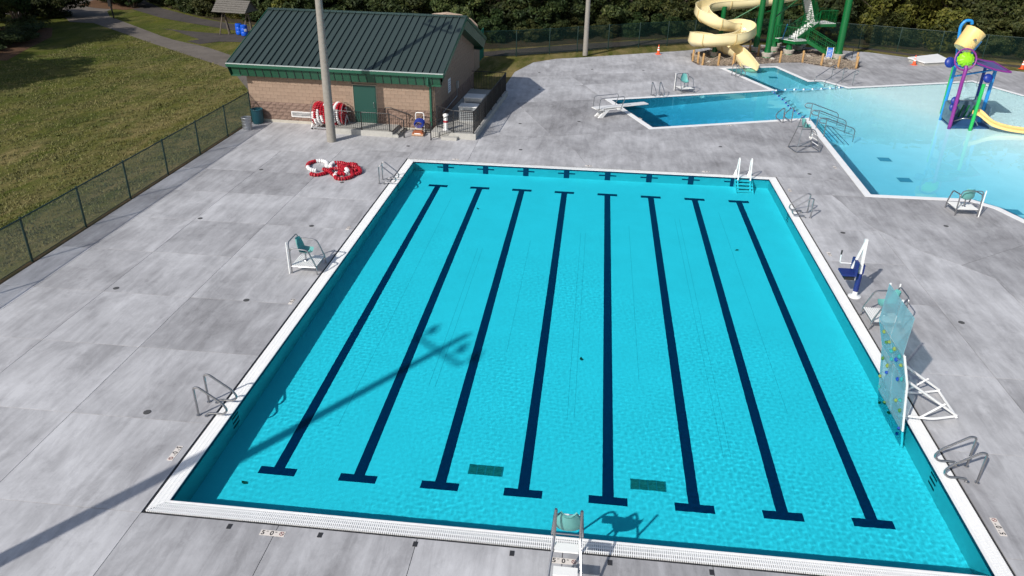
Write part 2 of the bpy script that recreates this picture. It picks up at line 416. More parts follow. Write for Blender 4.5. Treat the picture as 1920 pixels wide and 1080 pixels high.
# ------------------------------------------------------------------ pool outlines (outer edge of the white border)
LW, LL, GW = 17.143, 23.663, .401
LAP = [(0, 0), (LW, 0), (LW, LL), (0, LL)]
LAPIN = offset(LAP, GW)
REC = [(9.31, 37.29), (11.76, 30.72), (20.76, 34.27), (20.43, 21.55), (24.75, 21.62), (25.4, 20.9), (26.1, 18.7), (27.5, 15.6), (30, 13.0), (36, 11.5), (44, 14),
       (48, 21), (46.5, 32), (42.5, 37.5), (36.82, 43.32), (35.26, 47.53), (33.2, 46.55), (25.72, 43.65), (24.50, 45.62), (23.56, 45.32), (22.23, 50.06), (17.74, 48.59), (20.14, 41.84)]
RECIN = offset(REC, .33)
ISLAND = [(15.95, 50.6), (16.3, 49.35), (17.2, 49.15), (18.9, 49.55), (20.3, 50.25), (21.8, 51.05), (23, 51.6), (24.4, 51.85), (25.65, 50.75), (26.6, 49.95), (27.9, 49.85), (28.5, 50.8),
          (28.8, 52.6), (28.3, 55.6), (26.4, 58.2), (22.5, 58.9), (18.6, 57.0), (16.2, 54)]
DECK = [(-9.72, -18), (-9.72, 29.6), (-2, 30.5), (2.6, 30.5), (2.73, 38.35), (2.97, 44.24), (3.98, 47.94), (5.6, 49.7), (7.78, 50.75), (12.13, 53.2), (16.08, 55.4), (18.6, 57.6), (22.5, 59.5),
        (26.4, 59.0), (29.3, 57.9), (31.07, 57.6), (33.59, 55.8), (36.84, 53.73), (40.51, 51.39), (48, 46), (56, 38), (60, 22), (56, 2), (50, -18)]
HOLES = [LAP, REC, ISLAND]

# ------------------------------------------------------------------ ground, deck
sheet('ground', [(-260, -120), (260, -120), (260, 320), (-260, 320)], -.05, M['lawn'], [LAP, REC])
deck = sheet('pool_deck', DECK, -.028, M['joint'], HOLES)
X0, X1 = -12, 62
lines = []
def jl(*pts, step=None): lines.append([Vector(p) for p in pts])
for x, ya, yb in ((-8.57, -18, 28.9), (-6.27, -18, 28.8), (-3.42, -18, 28.7), (0, -18, 0), (0, LL, 28.4), (2.9, -18, 0), (2.9, LL, 29), (5.72, -18, 0), (8.58, -18, 0), (11.44, -18, 0), (14.3, -18, 0), (LW, -18, 0), (19.79, -18, 17.7), (22.5, -18, 13.4)):
    jl((x, ya), (x, yb))
for y in (-15, -12, -9, -6, -3): jl((-12, y), (60, y))
jl((-12, 0), (0, 0)); jl((LW, 0.0), (60, 0))
for y in (2.96, 6.0, 8.95, 11.96, 14.9, 17.95, 20.75): jl((-12, y), (0, y))
jl((-12, 24.02), (2.9, 23.68)); jl((-4.9, 24.75), (0, 24.62))
for y in (.91, 4.2, 7.55): jl((LW, y), (60, y))
jl((LW, 11.5), (22.45, 11.78)); jl((LW, 14.6), (19.79, 14.6)); jl((LW, 17.5), (19.79, 17.66))
jl((LW, 21.42), (18.19, 21.47), (19.06, 21.53), (19.23, 20.76), (19.45, 19.0), (19.8, 17.85), (20.23, 17.05), (20.87, 15.85), (21.74, 14.92), (22.5, 13.93), (22.48, 12.86), (22.9, 11.0), (25, 7.55))
jl((LW, 23.663), (20.5, 23.663)); jl((19.06, 21.53), (20.43, 21.55)); jl((20.23, 17.05), (22.3, 18.22), (25.3, 20.9)); jl((21.71, 14.84), (26.4, 18.2)); jl((22.5, 13.93), (27.6, 15.4))
jl((11.76, 30.72), (14.09, 23.70)); jl((2.9, 26.0), (5.5, 28.0), (11.76, 30.72)); jl((9.31, 37.29), (5.5, 47.64), (4.7, 48.8)); jl((2.7, 42.3), (18.5, 48.3)); jl((3.15, 42.48), (9, 44.6))
jl((2.7, 34.9), (9.31, 37.29)); jl((2.84, 28.14), (6.73, 28.54), (11.76, 30.72)); jl((4.0, 35.4), (7.15, 27.2), (7.93, 26.16), (8.6, LL)); jl((12.62, 28.3), (20.6, 30.64)); jl((17.2, LL), (15.2, 29.2), (14.1, 31.7))
jl((2.73, 38.6), (7.6, 40.9), (13.2, 43.2), (16, 44.5)); jl((13.5, 39.1), (11.1, 45.6), (9.2, 51.5)); jl((7.6, 40.9), (9.31, 37.29)); jl((17.74, 48.59), (14.5, 55)); jl((11.7, 45.6), (14.4, 38.2)); jl((28.6, 50.8), (36.2, 48.15)); jl((31.5, 45.9), (29.5, 50.3), (33, 56)); jl((36.2, 47.5), (37.5, 53.5)); jl((25.6, 44), (25, 50.9)); jl((36.82, 43.32), (48, 46)); jl((40, 40), (50, 45))
def clean(ls):
    out = []
    for l in ls:
        q = []
        for a, b in zip(l[:-1], l[1:]): q += seg_pts(a, b, .45)
        q.append(l[-1]); run = []
        for p in q:
            ok = inside((p.x, p.y), DECK) and not any(inside((p.x, p.y), offset(h, .02)) for h in HOLES)
            if ok: run.append(p)
            else:
                if len(run) > 0: run.append(p); out.append(run)
                run = [p] if False else []
        if len(run) > 1: out.append(run)
    return out
V, G = regions(DECK, HOLES, [[Vector((p.x, p.y)) for p in l] for l in lines])
slabs = []
for g in G:
    area = 0; bm = bmesh.new(); mp = {}
    for f in g:
        q = []
        for i in f:
            if i not in mp: mp[i] = bm.verts.new((V[i].x, V[i].y, 0))
            q.append(mp[i])
        try: bm.faces.new(q)
        except ValueError: pass
    bmesh.ops.recalc_face_normals(bm, faces=bm.faces)
    for f in bm.faces:
        if f.normal.z < 0: f.normal_flip()
    area = sum(f.calc_area() for f in bm.faces)
    if area < .05: bm.free(); continue
    bmesh.ops.dissolve_limit(bm, angle_limit=.001, verts=bm.verts, edges=bm.edges, delimit=set())
    old = set(bm.faces)
    r = bmesh.ops.inset_region(bm, faces=list(bm.faces), thickness=.007, use_even_offset=True, use_boundary=True)
    rim = [f for f in r['faces'] if f.is_valid]
    bmesh.ops.delete(bm, geom=rim, context='FACES')
    top = list(bm.faces); ext = bmesh.ops.extrude_face_region(bm, geom=top)
    nv = [v for v in ext['geom'] if isinstance(v, bmesh.types.BMVert)]
    for v in nv: v.co.z = 0.0
    for f in top:
        if f.is_valid:
            for v in f.verts: pass
    # the original faces stay as the underside
    up = set(nv)
    for v in bm.verts:
        if v not in up: v.co.z = -.026
    under = [f for f in bm.faces if all(v.co.z < -.01 for v in f.verts)]
    bmesh.ops.delete(bm, geom=under, context='FACES_ONLY')
    bmesh.ops.recalc_face_normals(bm, faces=bm.faces)
    tops = [f for f in bm.faces if all(v.co.z > -.001 for v in f.verts)]
    if tops and tops[0].normal.z < 0: bmesh.ops.reverse_faces(bm, faces=bm.faces)
    me = bpy.data.meshes.new('slab'); bm.to_mesh(me); bm.free(); me.materials.append(M['deck'])
    o = bpy.data.objects.new('slab', me); COL.objects.link(o); o.parent = deck; slabs.append(o)
print('slabs', len(slabs))

# ------------------------------------------------------------------ lap pool
DEP = .73
lap = sheet('lap_pool', LAPIN, -DEP, M['pool_floor']); caust(lap)
mb = MB()
xi0, xi1, yi0, yi1 = GW, LW - GW, GW, LL - GW
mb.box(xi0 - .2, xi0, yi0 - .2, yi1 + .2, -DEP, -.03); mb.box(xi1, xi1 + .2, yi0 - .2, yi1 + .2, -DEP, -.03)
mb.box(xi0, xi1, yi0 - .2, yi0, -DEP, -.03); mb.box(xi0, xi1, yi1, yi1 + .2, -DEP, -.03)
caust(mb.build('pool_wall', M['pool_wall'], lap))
# navy waterline band below the lip
mb = MB(); t = .004
for a in ((xi0, xi0 + t, yi0, yi1), (xi1 - t, xi1, yi0, yi1), (xi0 + t, xi1 - t, yi0, yi0 + t), (xi0 + t, xi1 - t, yi1 - t, yi1)): mb.box(*a, -.10, -.012)
caust(mb.build('waterline_band', M['tile_navy'], lap))
LX = [1.93 + 1.893 * i for i in range(8)]
me = MB().box(-.127, .127, 2.22 + .125, 21.37 - .125, 0, .004).box(-.43, .43, 2.22 - .125, 2.22 + .125, 0, .004).box(-.43, .43, 21.37 - .125, 21.37 + .125, 0, .004).mesh('lane_line', M['tile_navy'])
for x in LX: caust(linkmesh('lane_line', me, lap, (x, 0, -DEP)))
me = MB().box(-.127, .127, -.004, 0, -.72, -.11).box(-.40, -.127, -.004, 0, -.40, -.30).box(.127, .40, -.004, 0, -.40, -.30).mesh('wall_target', M['tile_navy'])
for x in LX:
    caust(linkmesh('wall_target', me, lap, (x, yi1 - .002, 0))); caust(linkmesh('wall_target', me, lap, (x, yi0 + .002, 0), (0, 0, PI)))
mb = MB()
for i in range(7):
    for dx in (-.09, .09)[:1 + i % 2]:
        x = (LX[i] + LX[i + 1]) / 2 + dx; mb.box(x - .004, x + .004, 4 + (i * 37 % 5), 20 - (i * 53 % 6), -DEP, -DEP + .002)
caust(mb.build('floor_seam', mat('seam', (.32, .42, .44), .7), lap, kind='stuff'))
me = MB().box(-.40, .40, -.17, .17, 0, .01)
me2 = MB()
for i in range(4):
    for j in range(6): me2.box(-.38 + i * .195, -.38 + i * .195 + .165, -.155 + j * .052, -.155 + j * .052 + .036, .01, .016)
dr = me.mesh('floor_drain', mat('drain_frame', (.10, .20, .21), .7)); dg = me2.mesh('drain_bar', M['drain'])
for x, y in ((6.68, 2.86), (10.41, 2.83)):
    o = caust(linkmesh('floor_drain', dr, lap, (x, y, -DEP + .002))); caust(linkmesh('drain_grating', dg, o, kind='stuff'))
# recessed steps below the hand rails
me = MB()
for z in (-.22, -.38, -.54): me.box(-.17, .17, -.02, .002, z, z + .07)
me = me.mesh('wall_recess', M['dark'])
for x, y, rz in ((xi0, 3.53, -PI / 2), (xi0, 20.2, -PI / 2), (xi1, 3.4, PI / 2), (xi1, 19.1, PI / 2)):
    caust(linkmesh('wall_recess', me, lap, (x, y, 0), (0, 0, rz), kind='stuff'))
# gutter: outer lip, channel, bars
mb = MB()
mb.box(0.012, GW, 0.012, LL - .012, -.12, -.075); mb.box(LW - GW, LW - .012, 0.012, LL - .012, -.12, -.075); mb.box(GW, LW - GW, .012, GW, -.12, -.075); mb.box(GW, LW - GW, LL - GW, LL - .012, -.12, -.075)
mb.build('gutter_channel', M['dark'], lap)
mb = MB()   # white inner lip
for a in ((GW - .045, GW, GW - .045, LL - GW + .045), (LW - GW, LW - GW + .045, GW - .045, LL - GW + .045), (GW, LW - GW, GW - .045, GW), (GW, LW - GW, LL - GW, LL - GW + .045)): mb.box(*a, -.075, .004)
mb.build('pool_lip', M['coping'], lap)
mb = MB()   # narrow frame strip at the deck
for a in ((.02, .035, .02, LL - .02), (LW - .035, LW - .02, .02, LL - .02), (.035, LW - .035, .02, .035), (.035, LW - .035, LL - .035, LL - .02)): mb.box(*a, -.075, -.004)
mb.build('gutter_frame', M['dark'], lap)
P_ = .041; BW = .0245; o0 = .055; i0 = GW - .052
def bars(horizontal, lo, hi, a, b, flip):
    """bars cross the border; mitred at the corners"""
    mb = MB(); n = int((hi - lo) / P_)
    for k in range(n):
        c = lo + (k + .5) * (hi - lo) / n; u = min(c, (LW if horizontal else LL) - c)
        s0 = o0; s1 = i0
        if u < i0: s1 = max(u, o0 + .01)
        p, q = (s0, s1)
        if flip: T = LL if horizontal else LW; p, q = T - s1, T - s0
        if horizontal: mb.box(c - BW / 2, c + BW / 2, p, q, -.03, 0)
        else: mb.box(p, q, c - BW / 2, c + BW / 2, -.03, 0)
    for r in (.11, .205, .30):
        T = LL if horizontal else LW; c = T - r if flip else r
        if horizontal: mb.box(r, LW - r, c - .006, c + .006, -.03, -.001)
        else: mb.box(c - .006, c + .006, r, LL - r, -.03, -.001)
    return mb
for h, fl in ((True, False), (True, True), (False, False), (False, True)):
    T = LW if h else LL
    bars(h, .07, T - .07, 0, 0, fl).build('gutter_grate', M['grate'], lap, kind='stuff')

# ------------------------------------------------------------------ water
rng = np.random.default_rng(7)
def waves(X, Y, comps):
    Z = np.zeros_like(X)
    for lam, amp, th, ph in comps: Z += amp * np.sin(2 * np.pi / lam * (X * np.cos(th) + Y * np.sin(th)) + ph)
    return Z
def grid_water(name, x0, x1, y0, y1, step, z, comps, m, env=None, keep=None, depth=None):
    nx = int((x1 - x0) / step); ny = int((y1 - y0) / step)
    X, Y = np.meshgrid(np.linspace(x0, x1, nx + 1), np.linspace(y0, y1, ny + 1))
    Z = waves(X, Y, comps) * (env(X, Y) if env else 1) + z
    idx = np.arange((nx + 1) * (ny + 1)).reshape(ny + 1, nx + 1)
    F = np.stack([idx[:-1, :-1], idx[:-1, 1:], idx[1:, 1:], idx[1:, :-1]], -1).reshape(-1, 4)
    Vt = np.stack([X, Y, Z], -1).reshape(-1, 3)
    if keep is not None:
        cx = (X[:-1, :-1] + X[1:, 1:]).ravel() / 2; cy = (Y[:-1, :-1] + Y[1:, 1:]).ravel() / 2
        F = F[keep(cx, cy)]; u, inv = np.unique(F, return_inverse=True); F = inv.reshape(-1, 4); Vt = Vt[u]
    me = bpy.data.meshes.new(name); me.vertices.add(len(Vt)); me.vertices.foreach_set('co', Vt.astype(np.float32).ravel())
    me.loops.add(F.size); me.loops.foreach_set('vertex_index', F.astype(np.int32).ravel()); me.polygons.add(len(F))
    me.polygons.foreach_set('loop_start', np.arange(0, F.size, 4, dtype=np.int32)); me.polygons.foreach_set('use_smooth', np.ones(len(F), dtype=bool)); me.update(calc_edges=True)
    if depth is not None:
        a = me.attributes.new('wdepth', 'FLOAT', 'POINT'); a.data.foreach_set('value', depth(Vt[:, 0], Vt[:, 1]).astype(np.float32))
    me.materials.append(m); o = bpy.data.objects.new(name, me); COL.objects.link(o); o['kind'] = 'structure'
    try: o.cycles.is_caustics_caster = True
    except Exception: pass
    return o
comps = []
for k in range(34):
    lam = float(rng.uniform(.085, .24)); th = float(rng.normal(-.75, .75)); comps.append((lam, lam * .00085, th, float(rng.uniform(0, 6.28))))
for k in range(6):
    lam = float(rng.uniform(.8, 2.4)); comps.append((lam, lam * .0005, float(rng.uniform(0, 3.14)), float(rng.uniform(0, 6.28))))
def env(X, Y):
    e = np.clip(1.15 - Y / 20, .22, 1) + .35 * np.sin(X * .9 + Y * .35) * np.sin(Y * .6 - X * .3) + .25 * np.sin(X * .41 - 1.2) * np.cos(Y * .33 + X * .2) - .7 * np.exp(-((X - 3.2) ** 2 + (Y - 1.6) ** 2) / 3.5)
    return np.clip(e, .10, 1.5)
WT = (.13, .665, .758)
grid_water('lap_pool_water', GW - .04, LW - GW + .04, GW - .04, LL - GW + .04, .03, -.022, comps, water_mat('pool_water', WT), env)
def inpoly(px, py, poly):
    c = np.zeros(px.shape, bool); n = len(poly); j = n - 1
    for i in range(n):
        xi, yi = poly[i]; xj, yj = poly[j]
        with np.errstate(divide='ignore', invalid='ignore'):
            t = ((yi > py) != (yj > py)) & (px < (xj - xi) * (py - yi) / ((yj - yi) or 1e-9) + xi)
        c ^= t; j = i
    return c
def sstep(x, a, b): t = np.clip((x - a) / (b - a), 0, 1); return t * t * (3 - 2 * t)
def rdepth(x, y):
    s = x * .930 + y * .3665; v = -x * .3665 + y * .930
    main = np.clip(1.2 - .072 * (s - 29), .30, 1.2)
    div = np.interp(s, [22.5, 25, 33.0, 34], [3.5, 3.4, 1.25, 1.0])
    d = np.where((x < 21.5) & (y > 30) & (v < 32.5), div, main)
    arm = sstep(v, 31.0, 32.2) * (x < 26.5)
    d = d * (1 - arm) + np.maximum(d, 1.25) * arm * (x < 24) + d * arm * (x >= 24)
    return d
RO = offset(REC, .15)
comps2 = []
for k in range(22):
    lam = float(rng.uniform(.3, 1.1)); comps2.append((lam, lam * .00022, float(rng.normal(-.6, .9)), float(rng.uniform(0, 6.28))))
grid_water('leisure_pool_water', 9, 48.5, 11, 51, .16, -.022, comps2, water_mat('leisure_water', (.38, .75, .865), 'wdepth', 1.25), None, lambda a, b: inpoly(a, b, RO), lambda a, b: np.maximum(.20, np.minimum(rdepth(a, b), 1.2) * .92 - .10 + .42 * np.maximum(0, rdepth(a, b) - 1.2)))
# leisure pool basin
def basin(name, step):
    x = np.arange(8.5, 49, step); y = np.arange(10.5, 52, step); X, Y = np.meshgrid(x, y); Z = -np.minimum(rdepth(X, Y), 1.2 + .45 * np.maximum(0, rdepth(X, Y) - 1.2))
    idx = np.arange(X.size).reshape(X.shape); F = np.stack([idx[:-1, :-1], idx[:-1, 1:], idx[1:, 1:], idx[1:, :-1]], -1).reshape(-1, 4)
    cx = X.ravel()[F].mean(1); cy = Y.ravel()[F].mean(1); ex = offset(REC, -.5); F = F[inpoly(cx, cy, ex)]
    u, inv = np.unique(F, return_inverse=True); F = inv.reshape(-1, 4); Vt = np.stack([X, Y, Z], -1).reshape(-1, 3)[u]
    me = bpy.data.meshes.new(name); me.from_pydata(Vt.tolist(), [], F.tolist()); me.polygons.foreach_set('use_smooth', [True] * len(F)); me.materials.append(M['pool_floor']); me.update()
    o = bpy.data.objects.new(name, me); COL.objects.link(o); o['kind'] = 'structure'; return caust(o)
rec = basin('leisure_pool', .5)
def ringwall(poly_in, poly_out, z0f, z1, name, m, parent):
    mb = MB(); n = len(poly_in)
    for i in range(n):
        j = (i + 1) % n; A = poly_in[i]; B = poly_in[j]
        za = -float(rdepth(np.array(A[0]), np.array(A[1]))) - .6; zb = -float(rdepth(np.array(B[0]), np.array(B[1]))) - .6
        if z0f is not None: za = zb = z0f
        a, b, c, d = A, B, poly_out[j], poly_out[i]
        vs = [(a[0], a[1], za), (b[0], b[1], zb), (b[0], b[1], z1), (a[0], a[1], z1), (d[0], d[1], za), (c[0], c[1], zb), (c[0], c[1], z1), (d[0], d[1], z1)]
        mb.add(vs, [(0, 1, 2, 3), (3, 2, 6, 7), (4, 7, 6, 5)])
    o = mb.build(name, m, parent); return caust(o)
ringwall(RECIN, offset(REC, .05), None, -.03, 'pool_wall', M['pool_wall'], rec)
ringwall(offset(REC, .335), offset(REC, .02), -.027, .006, 'pool_coping', M['coping'], rec)
ringwall(offset(REC, .345), offset(REC, .325), -.09, -.012, 'waterline_band', M['tile_navy'], rec)
# ------------------------------------------------------------------ grounds around the deck
def strip(name, poly, z, m, kind='structure'): return sheet(name, poly, z, m, kind=kind)
strip('access_path', [(-9.9, 31.5), (-13.1, 35.9), (-16.6, 41.4), (-18.0, 42.6), (-27.9, 50.6), (-33, 54.9), (-37.6, 58.7), (-40.1, 58.9), (-42.6, 61.9), (-50, 62), (-60, 70), (-55, 78), (-44, 80), (-42, 72),
      (-40.8, 66.1), (-38.6, 62.9), (-35.0, 59.6), (-28.2, 53.4), (-26.2, 51.8), (-22.1, 49.2), (-19.1, 46.6), (-14.8, 40.0), (-9.9, 34.6)], -.04, M['asphalt'])
strip('service_road', [(-45, 80), (-42.2, 72), (-40, 68.6), (-36.4, 65.6), (-33.6, 63.2), (-31.6, 61.9), (-24.6, 58.0), (-14, 52.0), (-8, 50), (-8, 53), (-18, 57.6), (-25.2, 60.9), (-29.5, 63.4), (-36.8, 69.4), (-41.5, 74.5), (-42, 80)], -.036, M['asphalt_dark'])
strip('shelter_pad', [(-25.5, 55.8), (-23.4, 55.5), (-21.0, 56.3), (-17.5, 53.5), (-16.5, 50.4), (-20.5, 52.0), (-22.4, 51.8), (-23.4, 50.4), (-25.0, 51.5), (-24.4, 52.5), (-28.8, 56.4), (-30.2, 57.1)], -.032, M['asphalt_dark'])
strip('perimeter_path', [(-8, 47.5), (0, 49.9), (2.6, 50.6), (5.1, 52.2), (7.4, 53.8), (9.9, 55.7), (12.4, 57.3), (15, 58.6), (17.6, 59.9), (21.5, 61.6), (27, 61.2), (31.2, 59.2), (34.5, 56.6), (36.5, 55.3), (44, 52.2), (60, 46), (60, 48.5), (44, 53.4), (38, 55.6), (33.2, 58.8), (28, 62.8), (21, 63.4),
      (16.8, 61.6), (12, 59.4), (7.7, 57.2), (3, 54), (-.4, 51.6), (-8, 50.2)], -.042, M['asphalt_dark'])
strip('planting_bed', [(-33.5, 41.5), (-34.9, 45.5), (-36.7, 51.3), (-39.4, 55.4), (-48, 55), (-50, 40)], -.038, M['mulch'])
strip('traffic_island', [(-46, 69.5), (-43, 67.8), (-39.5, 67.2), (-39, 69), (-43, 74), (-47, 74)], -.03, M['mulch'])
strip('woodland_floor', [(-120, 140), (-70, 90), (-46, 80), (-41, 74.4), (-36.3, 69.8), (-31.0, 65.2), (-27, 62.2), (-17, 58.3), (-7, 54), (-3, 51.5), (3, 54.6), (12, 60), (20, 64), (28, 63.4), (34, 60.4), (40, 57.6), (60, 50), (120, 30), (200, 140)], -.044, M['forestfloor'])
strip('gravel_bed', ISLAND, -.02, M['gravel'])
strip('fence_edging', [(-9.95, -18), (-9.70, -18), (-9.70, 29), (-9.95, 29)], -.02, M['forestfloor'])

# ------------------------------------------------------------------ chain link fences
def wire_panel(L, h, p=.052, t=.0042):
    mb = MB(); n = int((L + h) / p)
    for k in range(n + 1):
        for s in (0, 1):
            a = k * p - h; x0 = max(a, 0); x1 = min(a + h, L)
            if x1 - x0 < .02: continue
            z0 = x0 - a; z1 = x1 - a
            if s: x0, x1 = L - x0, L - x1
            P0 = Vector((x0, (s - .5) * .004, z0)); P1 = Vector((x1, (s - .5) * .004, z1)); d = (P1 - P0).normalized(); n1 = Vector((d.z, 0, -d.x)) * t; n2 = Vector((0, t, 0))
            vs = []
            for q in (P0, P1): vs += [q + n1 * .9, q - n1 * .45 + n2 * .8, q - n1 * .45 - n2 * .8]
            mb.add(vs, [(0, 1, 4, 3), (1, 2, 5, 4), (2, 0, 3, 5)])
    return mb
_panels = {}
def chain_fence(pts, h, label, name='chain_link_fence', post_r=.038, m='fence_green', bottom=True, p=.052, t=.0042):
    root = empty(name, (*pts[0], 0), 0, label, 'fence'); O = Vector((*pts[0], 0))
    pm = MB().lathe([(post_r, -.05), (post_r, h + .03), (post_r * .5, h + .07)], n=8).mesh('post', M[m], True)
    for q in pts: linkmesh('post', pm, root, Vector((*q, 0)) - O)
    for a, b in zip(pts[:-1], pts[1:]):
        a = Vector((*a, 0)); b = Vector((*b, 0)); L = round((b - a).length, 2); ang = math.atan2(b.y - a.y, b.x - a.x); key = (L, h, m)
        if key not in _panels:
            _panels[key] = (wire_panel(L, h - .06, p, t).mesh('mesh_panel', M[m]), MB().tube([(0, 0, h), (L, 0, h)], .024, 6).mesh('top_rail', M[m], True), MB().tube([(0, 0, .05), (L, 0, .05)], .012, 5).mesh('bottom_rail', M[m], True))
        k = _panels[key]
        linkmesh('mesh_panel', k[0], root, a - O + Vector((0, 0, .04)), (0, 0, ang)); linkmesh('top_rail', k[1], root, a - O, (0, 0, ang))
        if bottom: linkmesh('bottom_rail', k[2], root, a - O, (0, 0, ang))
    return root
chain_fence([(-9.86, -13.6 + 3.035 * k) for k in range(15)], 1.53, 'long green chain link fence between the lawn and the lap pool deck')
chain_fence([(-.02, 49.3), (2.46, 50.21), (4.94, 51.61), (7.09, 52.97), (9.57, 54.62), (12.11, 56.14), (14.54, 57.42), (16.9, 58.7), (19.4, 59.9), (22.2, 60.9), (25.1, 61.0), (28.0, 60.4), (30.8, 59.5)], 1.9, 'tall green chain link fence running in front of the woods behind the slide', p=.06, t=.006)
chain_fence([(30.8, 59.5), (33.6, 58.4), (36.5, 57.2), (39.4, 56.0), (42.3, 54.9), (45.3, 53.6), (48.3, 52.2), (51.3, 50.7), (54.3, 49.1), (57.2, 47.4)], 1.9, 'green chain link fence below the trees behind the bucket play structure', p=.06, t=.006)
# opaque green privacy screen fence beside the tan shed
r = empty('privacy_fence', (0, 43.6, 0), 0, 'solid green screened fence beside the tan ribbed shed behind the pump building', 'fence')
for k in range(3): MB().lathe([(.04, 0), (.04, 2.15)], n=8).build('post', M['screen'], r).location = (0, k * 2.83, 0)
for k in range(2):
    o = MB().box(-.012, .012, .04, 2.79, .05, 2.1).build('screen_panel', M['screen'], r); o.location = (0, k * 2.83, 0)
    MB().tube([(0, 0, 2.12), (0, 2.83, 2.12)], .025, 6).build('top_rail', M['screen'], r).location = (0, k * 2.83, 0)

# ------------------------------------------------------------------ pump building
def blockmat(name, c, v):
    return mat(name, c, .9, var=v, nscale=5, objvar=.07, bump=.25, bscale=30)
M['blk_hi'] = blockmat('smooth_tan_block', (.29, .205, .150), .08); M['blk_lo'] = blockmat('split_face_block', (.20, .135, .105), .2); M['mortar'] = mat('mortar', (.34, .26, .20), .95)
BL = empty('pump_building', (-9.79, 28.88, 0), math.radians(-3), 'tan block pump building with a dark green standing seam metal roof', 'building')
BW_, BD, BH = 10.2, 10.0, 2.44
RZ0, RYP = 3.15, 5.15     # eave top, ridge height
mb = MB(); mb.box(.0, BW_, .02, BD, .15, BH + .2); mb.add([(0.01, .02, BH + .2), (0.01, BD, BH + .2), (0.01, BD / 2, RYP - .12), (BW_ - .01, .02, BH + .2), (BW_ - .01, BD, BH + .2), (BW_ - .01, BD / 2, RYP - .12)],
      [(0, 2, 1), (3, 4, 5), (0, 3, 5, 2), (1, 2, 5, 4)])
mb.build('wall_core', M['mortar'], BL)
MB().box(-.02, BW_ + .02, -.05, BD, -.05, .15).build('foundation', M['foundation'], BL)
CH, BLN = .1908, .405; DX0, DX1 = 5.88, 7.12
def blockmesh(L, rough, seed):
    rnd = random.Random(seed); mb = MB(); g = .006; L2 = L - g; H = CH - g
    if not rough: mb.box(0, L2, -.055, .02, 0, H)
    else:
        n = 4; vs = []; fs = []
        for j in range(3):
            for i in range(n + 1):
                e = (i in (0, n)) or j in (0, 2); vs.append((L2 * i / n, -.035 - (0 if e else rnd.uniform(.012, .045)), H * j / 2))
        for j in range(2):
            for i in range(n): a = j * (n + 1) + i; fs.append((a, a + 1, a + n + 2, a + n + 1))
        mb.add(vs, fs); mb.add([(0, -.035, 0), (L2, -.035, 0), (L2, -.035, H), (0, -.035, H), (0, .02, 0), (L2, .02, 0), (L2, .02, H), (0, .02, H)], [(4, 5, 1, 0), (5, 6, 2, 1), (6, 7, 3, 2), (7, 4, 0, 3)])
    return mb
_bm = {}
def block(x0, x1, row):
    lo = row < 5; L = round(x1 - x0, 3); v = random.Random(row * 31 + int(x0 * 10)).randint(0, 2) if lo else 0
    k = (L, lo, v)
    if k not in _bm: _bm[k] = blockmesh(L, lo, v).mesh('block', M['blk_lo'] if lo else M['blk_hi'])
    linkmesh('block', _bm[k], BL, (x0, 0, .15 + row * CH))
for row in range(12):
    x = -.0 if row % 2 == 0 else -BLN / 2; z = .15 + row * CH
    while x < BW_ - .01:
        a, b = max(x, 0), min(x + BLN, BW_)
        segs = [(a, b)]
        if z < 2.25 and z + CH > .28:
            segs = []
            if a < DX0 - .05: segs.append((a, min(b, DX0 - .05)))
            if b > DX1 + .05: segs.append((max(a, DX1 + .05), b))
        for p, q in segs:
            if q - p > .05: block(p, q, row)
        x += BLN
# side wall blocks (joined; they are only a few pixels each)
mb = MB()
for row in range(22):
    y = 0.02 if row % 2 == 0 else -BLN / 2; z = .15 + row * CH
    while y < BD:
        a, b = max(y, .02), min(y + BLN, BD)
        top = RYP - .2 - abs((a + b) / 2 - BD / 2) * .355
        if b - a > .05 and (z + CH < BH or z + CH < top): mb.box(BW_ - .02, BW_ + (.05 if row >= 5 else .035 + .02 * ((row * 7 + int(y * 3)) % 3) / 3), a, b - .007, z, z + CH - .007, 1 if row < 5 else 0)
        y += BLN
mb.build('side_block', [M['blk_hi'], M['blk_lo']], BL, kind='stuff')
# door
fr = MB(); 
for a in ((DX0 - .05, DX0, -.07, .05, .28, 2.30), (DX1, DX1 + .05, -.07, .05, .28, 2.30), (DX0, DX1, -.07, .05, 2.25, 2.30)): fr.box(*a)
fr.build('door_frame', mat('door_frame', (.30, .24, .18), .6), BL)
d = MB().box(DX0 + .004, DX1 - .004, -.045, 0, .285, 2.246).build('door', mat('door_green', (.010, .062, .048), .45), BL)
MB().tube(arc([(DX1 - .14, -.045, 1.38), (DX1 - .14, -.11, 1.38), (DX1 - .14, -.11, 1.10), (DX1 - .14, -.045, 1.10)], .05), .014, 6).build('door_handle', M['steel'], d, True)
MB().box(DX0 + .03, DX1 - .03, -.05, -.046, .30, .50).build('kick_plate', mat('kick', (.02, .07, .055), .35), d)
# louvre vent
v = MB(); v.box(2.30, 3.85, -.075, -.04, .62, .66).box(2.30, 3.85, -.075, -.04, .36, .40).box(2.30, 2.34, -.075, -.04, .40, .62).box(3.81, 3.85, -.075, -.04, .40, .62)
v = v.build('louvre_vent', M['white'], BL); MB().box(2.34, 3.81, -.064, -.058, .40, .62).build('vent_backing', M['dark'], v)
for k in range(3): MB().cbox((3.075, -.075, .44 + k * .07), (1.46, .03, .020), M=None).build('slat', M['white'], v)
